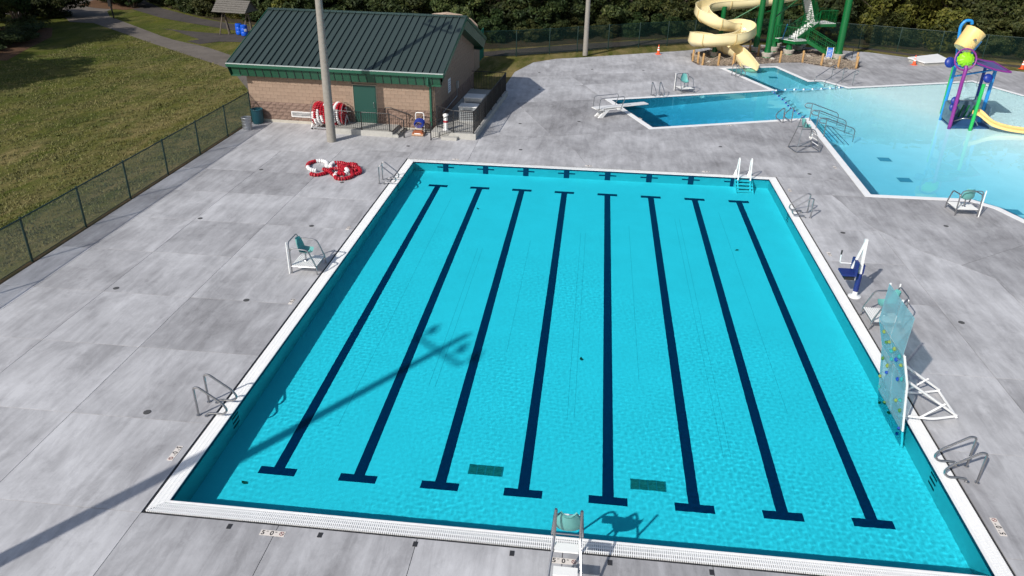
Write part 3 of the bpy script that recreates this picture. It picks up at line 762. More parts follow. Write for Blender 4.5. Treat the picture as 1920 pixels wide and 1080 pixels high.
# roof
PW = .3755; NP = 31; RX0 = -.73; slope = (RYP - RZ0) / (BD / 2 + .62); SL = math.hypot(BD / 2 + .62, RYP - RZ0); pit = math.atan(slope)
pm = MB().box(0, PW, 0, SL, -.03, 0).box(PW - .035, PW - .003, 0, SL, 0, .07).mesh('roof_panel', M['rooftop'])
for k in range(NP):
    o = linkmesh('roof_panel', pm, BL, (RX0 + k * PW, -.62, RZ0), (pit, 0, 0))
    o = linkmesh('roof_panel', pm, BL, (RX0 + (k + 1) * PW, BD + .62, RZ0), (pit, 0, PI))
RX1 = RX0 + NP * PW
mb = MB(); 
for s in (-1, 1): mb.add([(RX0 - .02, BD / 2, RYP + .07), (RX1 + .02, BD / 2, RYP + .07), (RX1 + .02, BD / 2 + s * .2, RYP - .02), (RX0 - .02, BD / 2 + s * .2, RYP - .02)], [(0, 1, 2, 3), (3, 2, 1, 0)])
mb.build('ridge_cap', mat('ridge', (.06, .10, .09), .4), BL)
# eave gutter, fascia
MB().box(RX0, RX1, -.74, -.64, RZ0 - .16, RZ0 - .005).build('gutter', M['green_metal'], BL)
MB().box(RX0, RX1, -.755, -.63, RZ0 - .005, RZ0 + .03).build('gutter_edge', M['gutter_white'], BL)
MB().box(RX0, RX1, BD + .64, BD + .74, RZ0 - .16, RZ0 - .0).build('gutter', M['green_metal'], BL)
# rake boards
for X in (RX0 - .03, RX1):
    mb = MB()
    for s in (0, 1):
        ya, yb = (-.62, BD / 2) if s == 0 else (BD + .62, BD / 2)
        mb.add([(X, ya, RZ0 - .16), (X + .03, ya, RZ0 - .16), (X + .03, ya, RZ0 + .03), (X, ya, RZ0 + .03), (X, yb, RYP - .16), (X + .03, yb, RYP - .16), (X + .03, yb, RYP + .03), (X, yb, RYP + .03)],
               [(0, 3, 2, 1), (4, 5, 6, 7), (0, 1, 5, 4), (1, 2, 6, 5), (2, 3, 7, 6), (3, 0, 4, 7)])
    mb.build('rake_board', M['green_metal'], BL)
# slanted soffit panels on the front and back
sp = MB(); ZB = 2.50; sp.add([(0, -.62, RZ0 - .16), (.42, -.62, RZ0 - .16), (.42, -.44, ZB), (0, -.44, ZB), (0, -.03, ZB), (.42, -.03, ZB), (0, -.58, RZ0 - .16), (.42, -.58, RZ0 - .16)], [(3, 2, 1, 0), (4, 5, 2, 3), (0, 3, 6), (1, 7, 2)])
sp.add([(.41, -.645, RZ0 - .16), (.432, -.645, RZ0 - .16), (.432, -.47, ZB - .01), (.41, -.47, ZB - .01), (.41, -.60, RZ0 - .16), (.432, -.60, RZ0 - .16), (.432, -.43, ZB), (.41, -.43, ZB)], [(0, 1, 2, 3), (0, 3, 7, 4), (1, 5, 6, 2)], 1)
sm = sp.mesh('soffit_panel', [M['soffit'], M['dark']])
for k in range(26): linkmesh('soffit_panel', sm, BL, (-.52 + k * .4325, 0, 0))
for k in range(26): linkmesh('soffit_panel', sm, BL, (-.52 + (k + 1) * .4325, BD, 0), (0, 0, PI))
# gable soffit slats, both ends
def gable(X0, X1, nm):
    for s in (0, 1):
        for k in range(15):
            t0 = k / 15; t1 = (k + .93) / 15
            def P(t, x, dz): y = -.62 + (BD / 2 + .62) * t; y = y if s == 0 else BD - y; return (x, y, RZ0 + (RYP - RZ0) * t + dz)
            Xm = X1 + (X0 - X1) * .22; mb = MB(); mb.add([P(t0, X1, -.15), P(t1, X1, -.15), P(t1, Xm, -.64), P(t0, Xm, -.64), P(t1, X0, -.64), P(t0, X0, -.64)], [(0, 1, 2, 3), (3, 2, 4, 5)])
            mb.build('gable_soffit_panel', M['soffit'], BL)
gable(BW_ + .05, RX1 - .02, 1); gable(-.02, RX0 + .0, 0)
# downspout
MB().box(BW_ - .19, BW_ - .09, -.17, -.07, .25, BH + .05).box(BW_ - .19, BW_ - .09, -.60, -.07, BH + .05, BH + .14).box(BW_ - .19, BW_ - .09, -.66, -.56, BH + .14, RZ0 - .1).build('downspout', M['green_metal'], BL)
MB().lathe([(.09, 0), (.09, .32), (.07, .36)], (BW_ - .14, -.14, 0), 10).build('downspout_boot', M['black_metal'], BL)
# notice and meter on the side wall
o = MB().box(BW_ + .052, BW_ + .062, 2.95, 3.55, 1.35, 2.1).build('wall_notice', M['sign_white'], BL)
mb = MB()
for k in range(5): mb.box(BW_ + .063, BW_ + .065, 3.02, 3.48 - .1 * (k % 2), 1.95 - k * .12, 1.98 - k * .12)
mb.build('notice_print', mat('print_blue', (.05, .09, .25), .6), o, kind='stuff')
MB().box(BW_ + .05, BW_ + .16, 4.9, 5.1, 1.2, 1.6).build('meter_box', M['galv'], BL); MB().tube([(BW_ + .08, 5.0, 1.2), (BW_ + .08, 5.0, .75), (BW_ + .08, 1.5, .62)], .02, 6).build('conduit', M['galv'], BL, True)

# entry stoop
ST = empty('entry_stoop', (-9.79, 28.88, 0), math.radians(-3), 'low concrete entry stoop with black railings at the green door', 'steps')
MB().box(4.95, 8.35, -1.5, -.058, 0, .28).build('landing', M['step_conc'], ST)
MB().box(8.36, 8.66, -1.5, -.058, 0, .14).build('step', M['step_conc'], ST)
MB().box(8.28, 8.345, -1.49, -.07, .281, .287).box(8.60, 8.655, -1.49, -.07, .141, .147).build('dark_edge_strip', M['black_metal'], ST)  # thin black strips along the right edges of landing and step
def railing(pts, h, parent, sp=.11, rail=.02, bal=.009, posts=True, low=.08):
    """pts: floor points; posts, two rails, balusters"""
    P = [Vector(p) for p in pts]
    tr = MB(); tr.tube([p + Vector((0, 0, h)) for p in P], rail, 6); tr.tube([p + Vector((0, 0, low)) for p in P], rail * .7, 5); tr.build('handrail', M['black_metal'], parent, True)
    if posts:
        for p in P: MB().cbox(p + Vector((0, 0, h / 2 + .01)), (.05, .05, h + .02)).build('post', M['black_metal'], parent)
    mb = MB()
    for a, b in zip(P[:-1], P[1:]):
        n = max(1, int((b - a).length / sp))
        for k in range(1, n): q = a + (b - a) * (k / n); mb.tube([q + Vector((0, 0, low)), q + Vector((0, 0, h))], bal, 4, cap=False)
    mb.build('baluster', M['black_metal'], parent, kind='stuff')
railing([(5.0, -.10, .28), (5.0, -1.42, .28), (6.7, -1.42, .28), (8.2, -1.42, .28), (8.95, -1.42, 0)], .92, ST)
MB().tube(arc([(7.55, -.2, .95), (7.6, -.2, 1.2), (7.9, -.2, 1.2), (8.9, -.2, .92), (9.02, -.2, .80), (8.9, -.2, .68)], .1), .02, 6).tube([(7.62, -.2, .28), (7.62, -.2, 1.18)], .02, 6).tube([(8.75, -.2, 0), (8.75, -.2, .95)], .02, 6).build('wall_handrail', M['black_metal'], ST, True)

# service pad with black railings
PD = empty('service_pad', (-9.79, 28.88, 0), math.radians(-3), 'raised concrete equipment pad with black railing on the right side of the pump building', 'pad')
MB().box(BW_ + .06, 12.62, -1.05, 8.9, 0, .30).build('pad_slab', M['step_conc'], PD)
MB().box(10.9, 11.7, -1.4, -1.055, 0, .15).build('step', M['step_conc'], PD)
railing([(12.5, -.95, .3), (12.5, .7, .3), (12.5, 2.35, .3), (12.5, 4.0, .3), (12.5, 5.6, .3), (12.5, 7.2, .3), (12.5, 8.8, .3)], 1.12, PD, .10, .022, .010)
railing([(12.5, 8.8, .3), (11.4, 8.8, .3), (10.35, 8.8, .3)], 1.12, PD, .10, .022, .010, posts=False)
railing([(12.5, -.95, .3), (11.45, -.95, .3), (10.4, -.2, .3)], 1.12, PD, .10, .022, .010)
railing([(11.45, -.98, .3), (10.4, -1.55, 0)], .92, PD, .12, .02, .009)
def worldp(x, y, z=0): a = math.radians(-3); return (-9.79 + x * math.cos(a) - y * math.sin(a), 28.88 + x * math.sin(a) + y * math.cos(a), z)
for i, (x, y, z, sx, sy, sz, lb) in enumerate(((11.7, 1.7, .3, .95, .8, .75, 'nearer grey equipment cabinet on the pad beside the pump building'), (11.75, 3.0, .3, 1.0, .9, .95, 'farther grey equipment cabinet with white lid on the shaded pad'))):
    r = empty('equipment_cabinet', worldp(x, y, z), math.radians(-3), lb, 'cabinet', 'cabinets on the service pad')
    MB().cbox((0, 0, sz / 2), (sx, sy, sz)).build('housing', M['galv'], r); MB().cbox((0, 0, sz + .02), (sx + .06, sy + .06, .04)).build('lid', M['white'], r)
    mb = MB()
    for k in range(6): mb.box(-sx / 2 + .08, sx / 2 - .08, -sy / 2 - .012, -sy / 2, .1 + k * sz / 8, .13 + k * sz / 8)
    mb.build('louvre', M['dark'], r, kind='stuff')
r = empty('rescue_tube_holder', worldp(10.95, -.55, .3), 0, 'white tubular holder with a red band standing inside the black railing', 'holder')
MB().lathe([(.12, 0), (.12, .72), (.15, .74), (.15, .80), (.05, .86)], n=14).build('tube_body', M['white'], r, True); MB().lathe([(.128, .40), (.128, .50)], n=14, capb=False, capt=False).build('red_band', M['red'], r, True)
MB().lathe([(.17, 0), (.17, .03)], n=14).build('base_plate', M['white'], r)

# tan ribbed shed behind the building
r = empty('ribbed_shed', (-2.1, 43.6, 0), math.radians(-3), 'tan ribbed metal shed with rounded roof behind the pump building', 'shed')
prof = [(2.25, 0), (2.25, 2.5), (2.1, 2.95), (1.7, 3.3), (1.0, 3.55), (0, 3.68)]; prof = prof + [(-x, z) for x, z in prof[-2::-1]]
mb = MB()
for k in range(len(prof) - 1):
    a, b = prof[k], prof[k + 1]; mb.add([(a[0], -1.9, a[1]), (a[0], 1.9, a[1]), (b[0], 1.9, b[1]), (b[0], -1.9, b[1])], [(0, 1, 2, 3)])
mb.add([(x, -1.9, z) for x, z in prof], [tuple(range(len(prof)))]); mb.add([(x, 1.9, z) for x, z in prof], [tuple(range(len(prof) - 1, -1, -1))])
mb.build('shell', M['tan_metal'], r)
for j in range(10):
    y = -1.8 + j * .4; MB().tube([(x * 1.01, y, z * 1.005 + .005) for x, z in prof], .03, 4).build('rib', M['tan_metal'], r)

# ------------------------------------------------------------------ light poles
def light_pole(x, y, label, h=11.1, arm=True, r0=.215, r1=.125):
    o = empty('light_pole', (x, y, 0), 0, label, 'light pole', 'concrete floodlight poles')
    MB().tube([(0, 0, 0), (0, 0, h * .5), (0, 0, h)], [r0, (r0 + r1) / 2, r1], 20).build('shaft', M['pole_conc'], o, True)
    if arm:
        ang = math.radians(-41); c, s = math.cos(ang), math.sin(ang); a = MB().beam((-1.05 * c, -1.05 * s, h - .9), (1.05 * c, 1.05 * s, h - .9), .09, .09).build('crossarm', M['galv'], o)
        for k, (t, up) in enumerate(((-.98, .48), (.42, .48), (1.02, .48))):
            p = Vector((t * c, t * s, h - .9)); l = empty('floodlight', p + Vector((0, 0, up - .05)), 0); l.parent = o
            T = Matrix.Rotation(math.radians(-35), 4, 'X')
            MB().lathe([(.08, -.10), (.17, -.05), (.25, .07), (.25, .10)], M=Matrix.Rotation(math.radians(60), 4, 'Y') , n=14).build('housing', M['galv'], l, True)
            MB().tube([(0, 0, -up + .05), (0, 0, -.1)], .025, 6).build('bracket', M['galv'], l)
    return o
light_pole(-4.37, 25.77, 'tall concrete light pole standing in front of the pump building', r0=.235, r1=.12)
light_pole(7.77, 51.5, 'tall concrete light pole on the grass by the back fence', r0=.20, r1=.12)
light_pole(-4.45, -5.1, 'concrete floodlight pole left of the lap pool that throws the long shadow', h=11.75, r0=.22, r1=.10)
# ------------------------------------------------------------------ depth markers and lettering
def text_mesh(body, size, m):
    c = bpy.data.curves.new('text', 'FONT'); c.body = body; c.size = size; c.align_x = 'LEFT'; c.extrude = .0008; c.offset = size * .02
    o = bpy.data.objects.new('text', c); COL.objects.link(o); dg = bpy.context.evaluated_depsgraph_get(); me = bpy.data.meshes.new_from_object(o.evaluated_get(dg)); bpy.data.objects.remove(o); me.materials.clear(); me.materials.append(m); return me
T5, T0, T3, T12, TFT, TIN = text_mesh('5', .19, M['ink']), text_mesh('0', .19, M['ink']), text_mesh('3', .19, M['ink']), text_mesh('12', .17, M['ink']), text_mesh('FT', .05, M['ink']), text_mesh('IN', .05, M['ink'])
ringm = MB().tube([(.055 * math.cos(a * PI / 10), .055 * math.sin(a * PI / 10), 0) for a in range(20)], .007, 4, closed=True).beam((-.04, .04, 0), (.04, -.04, 0), .012, .006).mesh('no_diving_ring', M['inkred'])
tilem = MB().box(-.33, .33, -.085, .085, -.002, .004).mesh('marker_tile', M['cream_sign'])
tiles = MB().box(-.22, .22, -.075, .075, -.002, .004).mesh('marker_tile', M['cream_sign'])
def marker(x, y, rz, label, a=T5, b=T0, small=False):
    o = linkmesh('depth_marker', tiles if small else tilem, None, (x, y, .003), (0, 0, rz)); tag(o, label, 'depth marker', 'depth marker tiles set in the deck')
    x0 = -.20 if small else -.30
    for me, dx, dy, nm in ((a, 0, -.068, 'digit'), (TFT, .125, .02, 'lettering'), (b, .235, -.068, 'digit'), (TIN, .36, .02, 'lettering')):
        if small and dx > .3: continue
        linkmesh(nm, me, o, (x0 + dx * (.75 if small else 1), dy, .0055))
    if not small: linkmesh('no_diving_ring', ringm, o, (.245, 0, .0065))
    o.scale = (.76, .8, 1)
marker(2.86, -.22, 0, '5 FT 0 IN marker on the near deck, left of the near guard chair')
marker(8.62, -.22, 0, '5 FT 0 IN marker on the near deck beneath the near guard chair')
marker(-.23, 1.84, PI * 1.5, '5 FT 0 IN marker on the left deck near the front corner')
marker(17.37, 1.78, PI / 2, '5 FT 0 IN marker on the right deck near the front corner')
marker(-.23, 9.1, PI * 1.5, 'small marker on the left deck below the low guard chair', small=True)
marker(-.23, 15.0, PI * 1.5, 'small marker on the left deck above the low guard chair', a=T3, small=True)
marker(17.37, 15.2, PI / 2, 'small marker on the right deck beyond the pool lift', a=T3, small=True)
marker(17.37, 21.9, PI / 2, 'small marker on the right deck by the far corner', a=T3, small=True)
marker(2.3, LL + .22, PI, 'small marker on the far deck near the left corner', a=T3, small=True)
marker(8.6, LL + .22, PI, 'small marker behind the middle of the far pool edge', a=T3, small=True)
marker(14.0, LL + .22, PI, 'small marker on the far deck near the white steps', a=T3, small=True)
marker(11.35, 32.9, math.radians(-70), 'marker beside the diving board end of the leisure pool', a=T12, small=True)
marker(16.2, 32.25, math.radians(21), 'marker midway along the near edge of the diving pool', a=T3, small=True)
marker(20.2, 25.5, PI / 2, 'marker beside the long straight edge of the leisure pool', a=T3, small=True)
marker(16.9, 40.8, math.radians(202), 'marker behind the far edge of the diving pool', a=T3, small=True)
# square sockets in the near deck, round drains
me = MB().box(-.045, .045, -.065, .065, -.002, .004).mesh('deck_socket', M['dark'])
for i, x in enumerate((1.94, 3.80, 5.71, 7.61, 9.49, 11.4, 13.3, 15.2)):
    tag(linkmesh('deck_socket', me, None, (x, -.15, .003)), 'small dark square anchor cover on the near deck at lane line %s' % ('one two three four five six seven eight'.split()[i]), 'anchor cover', 'square anchor covers along the near edge')
dm = MB().lathe([(.115, -.002), (.115, .004)], n=18).mesh('drain_rim', M['joint']); di = MB()
for k in range(5):
    a = -.08 + k * .04; hw = math.sqrt(max(.001, .095 ** 2 - a * a)); di.box(-hw, hw, a - .011, a + .011, .004, .007)
di = di.mesh('drain_slot', mat('drain_cover', (.10, .10, .10), .6, metal=.3))
DR = [(-6.1, 15.1, 'in the middle of the left deck by a rust stain'), (-1.66, 15.0, 'on the left deck above the low guard chair'), (-6.0, 9.2, 'on the left deck nearest the long fence'), (-1.64, 9.0, 'on the left deck left of the low guard chair'),
      (-1.64, 3.2, 'on the left deck by the near hand rails'), (-2.0, 19.9, 'beside the red and white rope pile'), (5.2, 25.9, 'behind the far pool edge left of centre'), (8.4, 46.2, 'on the pale deck near the back light pole'),
      (4.7, 44.4, 'on the curved deck beyond the service pad'), (5.1, 39.2, 'on the deck right of the shaded pad corner'), (7.9, 31.7, 'between the building and the diving board'), (4.7, 30.7, 'on the deck right of the black railing'),
      (12.1, 46.5, 'near the orange cone by the grass'), (20.1, 10.6, 'on the right deck behind the climbing wall'), (18.4, 17.3, 'on the right deck beyond the pool lift'), (15.2, 28.05, 'between the two pools'),
      (22.65, 18.6, 'in front of the guard chair at the leisure pool'), (18.75, 24.3, 'right of the lap pool far corner'), (-.4, 25.6, 'in front of the hose cart'), (-6.1, 21.0, 'on the left deck beyond the rope pile'), (20.2, 4.6, 'on the right deck nearest the camera'), (-4.9, 26.9, 'beside the building light pole')]
for x, y, l in DR:
    r = linkmesh('deck_drain', dm, None, (x, y, .003)); tag(r, 'round dark floor drain ' + l, 'drain', 'round deck drains'); linkmesh('drain_slot', di, r, (0, 0, 0)); r.scale = (.8, .8, 1)

# ------------------------------------------------------------------ grab rails
def grab_mesh():
    p = arc([(-.36, 0, .0), (-.36, 0, .80), (-.24, 0, .82), (.30, 0, .40), (.40, 0, .22), (.28, 0, .09), (.05, 0, .10), (-.10, 0, .09), (-.15, 0, 0)], .13, 6)
    return MB().tube(p, .027, 8).mesh('tube', M['steel'], True)
GM = grab_mesh(); FM = MB().lathe([(.055, 0), (.05, .02), (.028, .03)], n=12).mesh('flange', M['steel'], True)
grp = 'stainless grab rails at the pool edges'
def grab(x, y, rz, label):
    r = empty('grab_rail', (x, y, 0.001), rz, label, 'hand rail', grp)
    linkmesh('tube', GM, r); linkmesh('flange', FM, r, (-.36, 0, 0)); linkmesh('flange', FM, r, (-.15, 0, 0)); return r
def pair(x, y, rz, sp, where):
    c, s = math.cos(rz + PI / 2), math.sin(rz + PI / 2)
    grab(x - c * sp / 2, y - s * sp / 2, rz, 'steel hand rail, first of two ' + where); grab(x + c * sp / 2, y + s * sp / 2, rz, 'steel hand rail, second of two ' + where)
pair(.0, 3.52, 0, .55, 'at the near left lap pool edge')
pair(.0, 20.24, 0, .55, 'at the far left corner of the lap pool')
pair(LW, 3.40, PI, .55, 'at the near right lap pool edge')
pair(LW, 18.95, PI, .55, 'at the far right corner of the lap pool')
A1 = math.atan2(-.93, .366)
pair(12.65, 38.62, A1, .55, 'behind the diving pool')
pair(19.45, 33.75, A1 + PI, .55, 'at the near edge of the leisure pool')
pair(18.72, 45.75, math.radians(19.6), .55, 'beside the yellow slide exit')

# ------------------------------------------------------------------ low guard chairs
def guard_chair(x, y, rz, label, white_pole=True, side=1):
    r = empty('guard_chair', (x, y, 0), rz, label, 'guard chair', 'low lifeguard chairs with teal seats')
    for s in (-1, 1):
        MB().tube(arc([(.43, s * .44, 0), (.41, s * .44, .30), (.18, s * .44, .86), (-.36, s * .44, .90), (-.43, s * .44, .80), (-.43, s * .44, 0)], .12, 5), .026, 8).build('side_rail', M['steel'], r, True)
    MB().tube(arc([(-.43, -.44, .80), (-.47, -.40, 1.08), (-.47, .40, 1.08), (-.43, .44, .80)], .2, 5), .020, 8).build('back_bar', M['steel'], r, True)
    mb = MB()
    for z, x0 in ((.25, -.43), (.25, .41)): mb.tube([(x0, -.44, z), (x0, .44, z)], .018, 6)
    mb.tube([(-.43, -.44, .25), (.41, -.44, .25)], .018, 6).tube([(-.43, .44, .25), (.41, .44, .25)], .018, 6).build('platform_frame', M['steel'], r, True)
    for k in range(14): linkmesh('slat', SLAT, r, (-.40 + k * .0605, 0, .27))
    MB().tube([(-.08, 0, .28), (-.08, 0, .62)], .028, 8).lathe([(.09, .28), (.07, .31)], (-.08, 0, 0), 10).build('seat_post', M['steel'], r, True)
    s = linkmesh('seat', SEAT, r, (-.08, 0, .62))
    if white_pole: MB().tube([(-.50, side * .47, 0), (-.50, side * .47, 1.12)], .024, 8).build('umbrella_holder', M['white'], r, True)
    return r
SLAT = MB().box(-.02, .02, -.43, .43, 0, .02).mesh('slat', M['white_plastic'])
def seat_mesh():
    bm = MB(); n = 8; W = .24; prof = [(.26, .02), (.20, -.01), (.05, -.02), (-.10, .0), (-.17, .06), (-.21, .18), (-.25, .34), (-.28, .46)]
    vs = []
    for i, (px, pz) in enumerate(prof):
        wd = W * (1 if 1 < i < 6 else .86 if i in (1, 6) else .6)
        for k in range(n + 1):
            u = -1 + 2 * k / n; lift = .10 * abs(u) ** 2.4
            if i < 4: vs.append((px, u * wd, pz + lift))
            else: vs.append((px + lift * .9, u * wd, pz + .02))
    fs = []
    for i in range(len(prof) - 1):
        for k in range(n): a = i * (n + 1) + k; fs.append((a, a + 1, a + n + 2, a + n + 1))
    bm.add(vs, fs)
    bm.add([(v[0] - .008, v[1], v[2] - .018) for v in vs], [tuple(reversed(f)) for f in fs]); return bm.mesh('seat', M['teal_seat'], True)
SEAT = seat_mesh()
guard_chair(-.50, 11.46, 0, 'low guard chair on the left deck with teal seat and white pole', side=-1)
guard_chair(17.60, 10.22, PI, 'low guard chair on the right deck partly behind the climbing wall', side=-1)
guard_chair(23.85, 20.28, PI / 2 + .06, 'low guard chair at the leisure pool corner on the grey right deck', side=-1)
guard_chair(14.45, 40.15, A1, 'low guard chair behind the diving pool', side=-1)
# tall guard chairs
def tall_chair(x, y, rz, label, h=1.15, top=1.55, ring=False):
    r = empty('tall_guard_chair', (x, y, 0), rz, label, 'guard chair')
    for s in (-.235, .235):
        MB().tube(arc([(-1.45, s * 1.5, .02), (-.62, s * 1.05, .86), (-.50, s, 1.0), (-.48, s, top)], .12, 5), .026, 8).build('side_rail', M['steel'], r, True)
        MB().tube(arc([(-.55, s, .98), (.15, s, .98), (.30, s * 1.1, .80), (.45, s * 1.3, .02)], .1, 4), .024, 8).build('front_leg', M['steel'], r, True)
    MB().tube([(-1.45, -.35, .05), (-1.45, .35, .05)], .02, 6).build('base_bar', M['steel'], r, True); MB().tube([(.45, -.31, .05), (.45, .31, .05)], .02, 6).build('base_bar', M['steel'], r, True)
    for xx, z in ((-.66, .80), (-.95, .52), (.30, .60)): MB().box(xx - .10, xx + .10, -.22, .22, z, z + .03).build('tread', M['white_plastic'], r)
    linkmesh('seat', SEAT, r, (-.12, 0, .82), (0, 0, 0)); return r
tall_chair(8.65, -.02, PI / 2, 'portable steel guard chair with teal seat at the near pool edge')
def aframe_chair():
    r = empty('tall_guard_chair', (19.35, 28.2, 0), math.radians(12), 'tall A-frame guard chair between the lap pool and the leisure pool', 'guard chair')
    for s in (-1, 1):
        MB().tube(arc([(-.62, s * .48, .03), (-.42, s * .25, 1.05), (-.30, s * .25, 1.62)], .15, 4), .024, 8).build('back_leg', M['steel'], r, True)
        MB().tube(arc([(-.42, s * .25, 1.12), (.20, s * .25, 1.12), (.36, s * .27, .95), (.62, s * .50, .03)], .12, 4), .024, 8).build('front_leg', M['steel'], r, True)
        MB().tube([(-.62, s * .48, .04), (.62, s * .50, .04)], .022, 6).build('base_bar', M['steel'], r, True)
    for p_, q_ in (((-.62, -.48, .04), (-.62, .48, .04)), ((.62, -.5, .04), (.62, .5, .04)), ((-.55, -.42, .3), (.5, .42, .3))): MB().tube([p_, q_], .022, 6).build('base_bar', M['steel'], r, True)
    for k in range(3): MB().tube([(.56 - k * .08, -.42 + k * .04, .30 + k * .26), (.56 - k * .08, .42 - k * .04, .30 + k * .26)], .02, 6).build('rung', M['white'], r, True)
    linkmesh('seat', SEAT, r, (-.10, 0, 1.16)); 
    MB().tube([(.42 + .0 * a, .34 + .13 * math.cos(a * PI / 8), .62 + .17 * math.sin(a * PI / 8)) for a in range(16)], .04, 8, closed=True).build('rescue_ring', M['white'], r, True)
aframe_chair()

# ------------------------------------------------------------------ pool lift
r = empty('pool_lift', (17.33, 11.92, 0), 0, 'white and blue pool access lift on the right deck', 'pool lift')
MB().lathe([(.20, 0), (.20, .02), (.08, .05), (.075, .26)], n=16).build('base', M['white'], r, True)
MB().tube([(0, 0, .2), (0, 0, .82)], .085, 12).build('mast_cover', M['navycloth'], r, True)
MB().beam((0, 0, .75), (-.06, -.02, 2.0), .09, .09).build('mast', M['white'], r)
MB().beam((-.05, -.02, 1.98), (-.30, -.04, 1.0), .055, .055).build('boom', M['white'], r)
MB().box(-.62, -.18, -.28, .20, .82, .88).box(-.26, -.18, -.28, .20, .88, 1.30).build('seat', M['navycloth'], r)
MB().tube(arc([(-.20, .22, 1.05), (-.60, .22, 1.05), (-.62, .22, 1.38)], .05), .02, 6).build('arm_rest', M['white'], r, True)
MB().tube([(-.62, .22, 1.34), (-.62, .22, 1.48)], .025, 6).build('grip', M['rubber'], r, True)
MB().cbox((-.35, -.05, .72), (.3, .3, .12)).build('foot_rest', M['rubber'], r)
MB().cbox((.03, .1, .95), (.16, .22, .3)).build('control_box', M['navycloth'], r)

# ------------------------------------------------------------------ climbing wall
r = empty('poolside_climbing_wall', (16.9, 5.73, 0), 0, 'tinted see-through climbing wall with coloured holds leaning over the right pool edge', 'climbing wall'); OFF = (16.9, 5.73, 0)
y0, y1 = 4.86, 6.62; PR = [(16.56, -.62), (16.45, .12), (16.26, 1.30), (16.02, 2.05), (16.04, 3.05)]
for a, b in zip(PR[:-1], PR[1:]):
    for j in range(2):
        ya = y0 + j * (y1 - y0) / 2 + .02; yb = ya + (y1 - y0) / 2 - .04
        mb = MB(OFF); mb.add([(a[0], ya, a[1] + .01), (a[0], yb, a[1] + .01), (b[0], yb, b[1] - .01), (b[0], ya, b[1] - .01), (a[0] + .012, ya, a[1] + .01), (a[0] + .012, yb, a[1] + .01), (b[0] + .012, yb, b[1] - .01), (b[0] + .012, ya, b[1] - .01)],
                             [(0, 1, 2, 3), (7, 6, 5, 4), (0, 4, 5, 1), (3, 2, 6, 7), (0, 3, 7, 4), (1, 5, 6, 2)])
        caust(mb.build('panel', M['poly'], r))
for y in (y0, (y0 + y1) / 2, y1): caust(MB(OFF).tube([(x + .04, y, z) for x, z in (PR if y != y0 else PR[:4])], .028, 8).build('upright', M['white'], r, True))
for x, z in (PR[0], PR[2], PR[3]): MB(OFF).tube([(x + .04, y0, z), (x + .04, y1, z)], .02, 6).build('crossbar', M['white'], r, True)
for y in (5.25, 6.35):
    MB(OFF).tube(arc([(16.50, y, .16), (17.3, y, .12), (17.95, y + .25, .08)], .15), .032, 8).build('base_tube', M['white'], r, True)
    MB(OFF).tube([(16.32, y, 1.25), (17.95, y + .22, .12)], .032, 8).build('brace', M['white'], r, True)
    MB(OFF).tube([(17.0, y, .13), (17.55, y + .12, .50)], .024, 6).build('brace', M['white'], r, True)
MB(OFF).tube([(17.95, 5.45, .08), (17.95, 6.65, .08)], .032, 8).build('base_tube', M['white'], r, True)
holdc = [mat('hold_blue', (.01, .06, .35), .5), mat('hold_green', (.06, .17, .03), .5), mat('hold_teal', (.03, .30, .30), .5), mat('hold_lime', (.20, .28, .06), .5)]
rnd = random.Random(5)
hm = [MB().lathe([(.045, 0), (.05, .02), (.035, .045), (.01, .06)], n=7).mesh('hold', m_, False) for m_ in holdc]
def wall_x(z):
    for a, b in zip(PR[:-1], PR[1:]):
        if a[1] <= z <= b[1]: return a[0] + (b[0] - a[0]) * (z - a[1]) / (b[1] - a[1])
    return 16
for row in range(9):
    for k in range(5):
        if rnd.random() < .38: continue
        z = -.35 + row * .285 + rnd.uniform(-.07, .07); y = y0 + .15 + k * .36 + rnd.uniform(-.08, .08)
        o = linkmesh('hold', hm[rnd.randint(0, 3)], r, Vector((wall_x(z) - .002, y, z)) - Vector(OFF), (0, -PI / 2, rnd.uniform(-.3, .3))); o.scale = (rnd.uniform(.8, 1.25), rnd.uniform(.8, 1.25), 1)

# ------------------------------------------------------------------ white drop-in steps
r = empty('drop_in_steps', (15.6, LL - .2, 0), 0, 'white drop-in pool steps with tall looped hand rails at the far edge', 'pool steps'); W_ = M['white']
for s in (-1, 1):
    caust(MB().tube(arc([(s * .30, .12, .02), (s * .27, .05, .50), (s * .27, -.05, .88), (s * .27, -.22, .90), (s * .27, -.32, .55), (s * .27, -.52, -.25), (s * .27, -1.0, -.9)], .12, 5), .030, 8).build('hand_rail', W_, r, True))
    caust(MB().add([(s * .36, -.20, .02), (s * .36, -.20, -.85), (s * .36, -1.15, -.93), (s * .36, -1.15, -.72), (s * .38, -.20, .02), (s * .38, -.20, -.85), (s * .38, -1.15, -.93), (s * .38, -1.15, -.72)], [(0, 1, 2, 3), (7, 6, 5, 4), (0, 3, 7, 4), (1, 5, 6, 2), (2, 6, 7, 3), (0, 4, 5, 1)]).build('side_panel', W_, r))
    MB().lathe([(.11, 0), (.09, .04), (.04, .28)], (s * .30, .10, 0), 10).build('rail_boot', W_, r, True)
MB().box(-.40, .40, -.22, .16, .006, .04).build('top_deck', W_, r)
for k in range(5): caust(MB().box(-.36, .36, -.42 - k * .19, -.22 - k * .19, -.16 - k * .165, -.125 - k * .165).build('tread', W_, r))

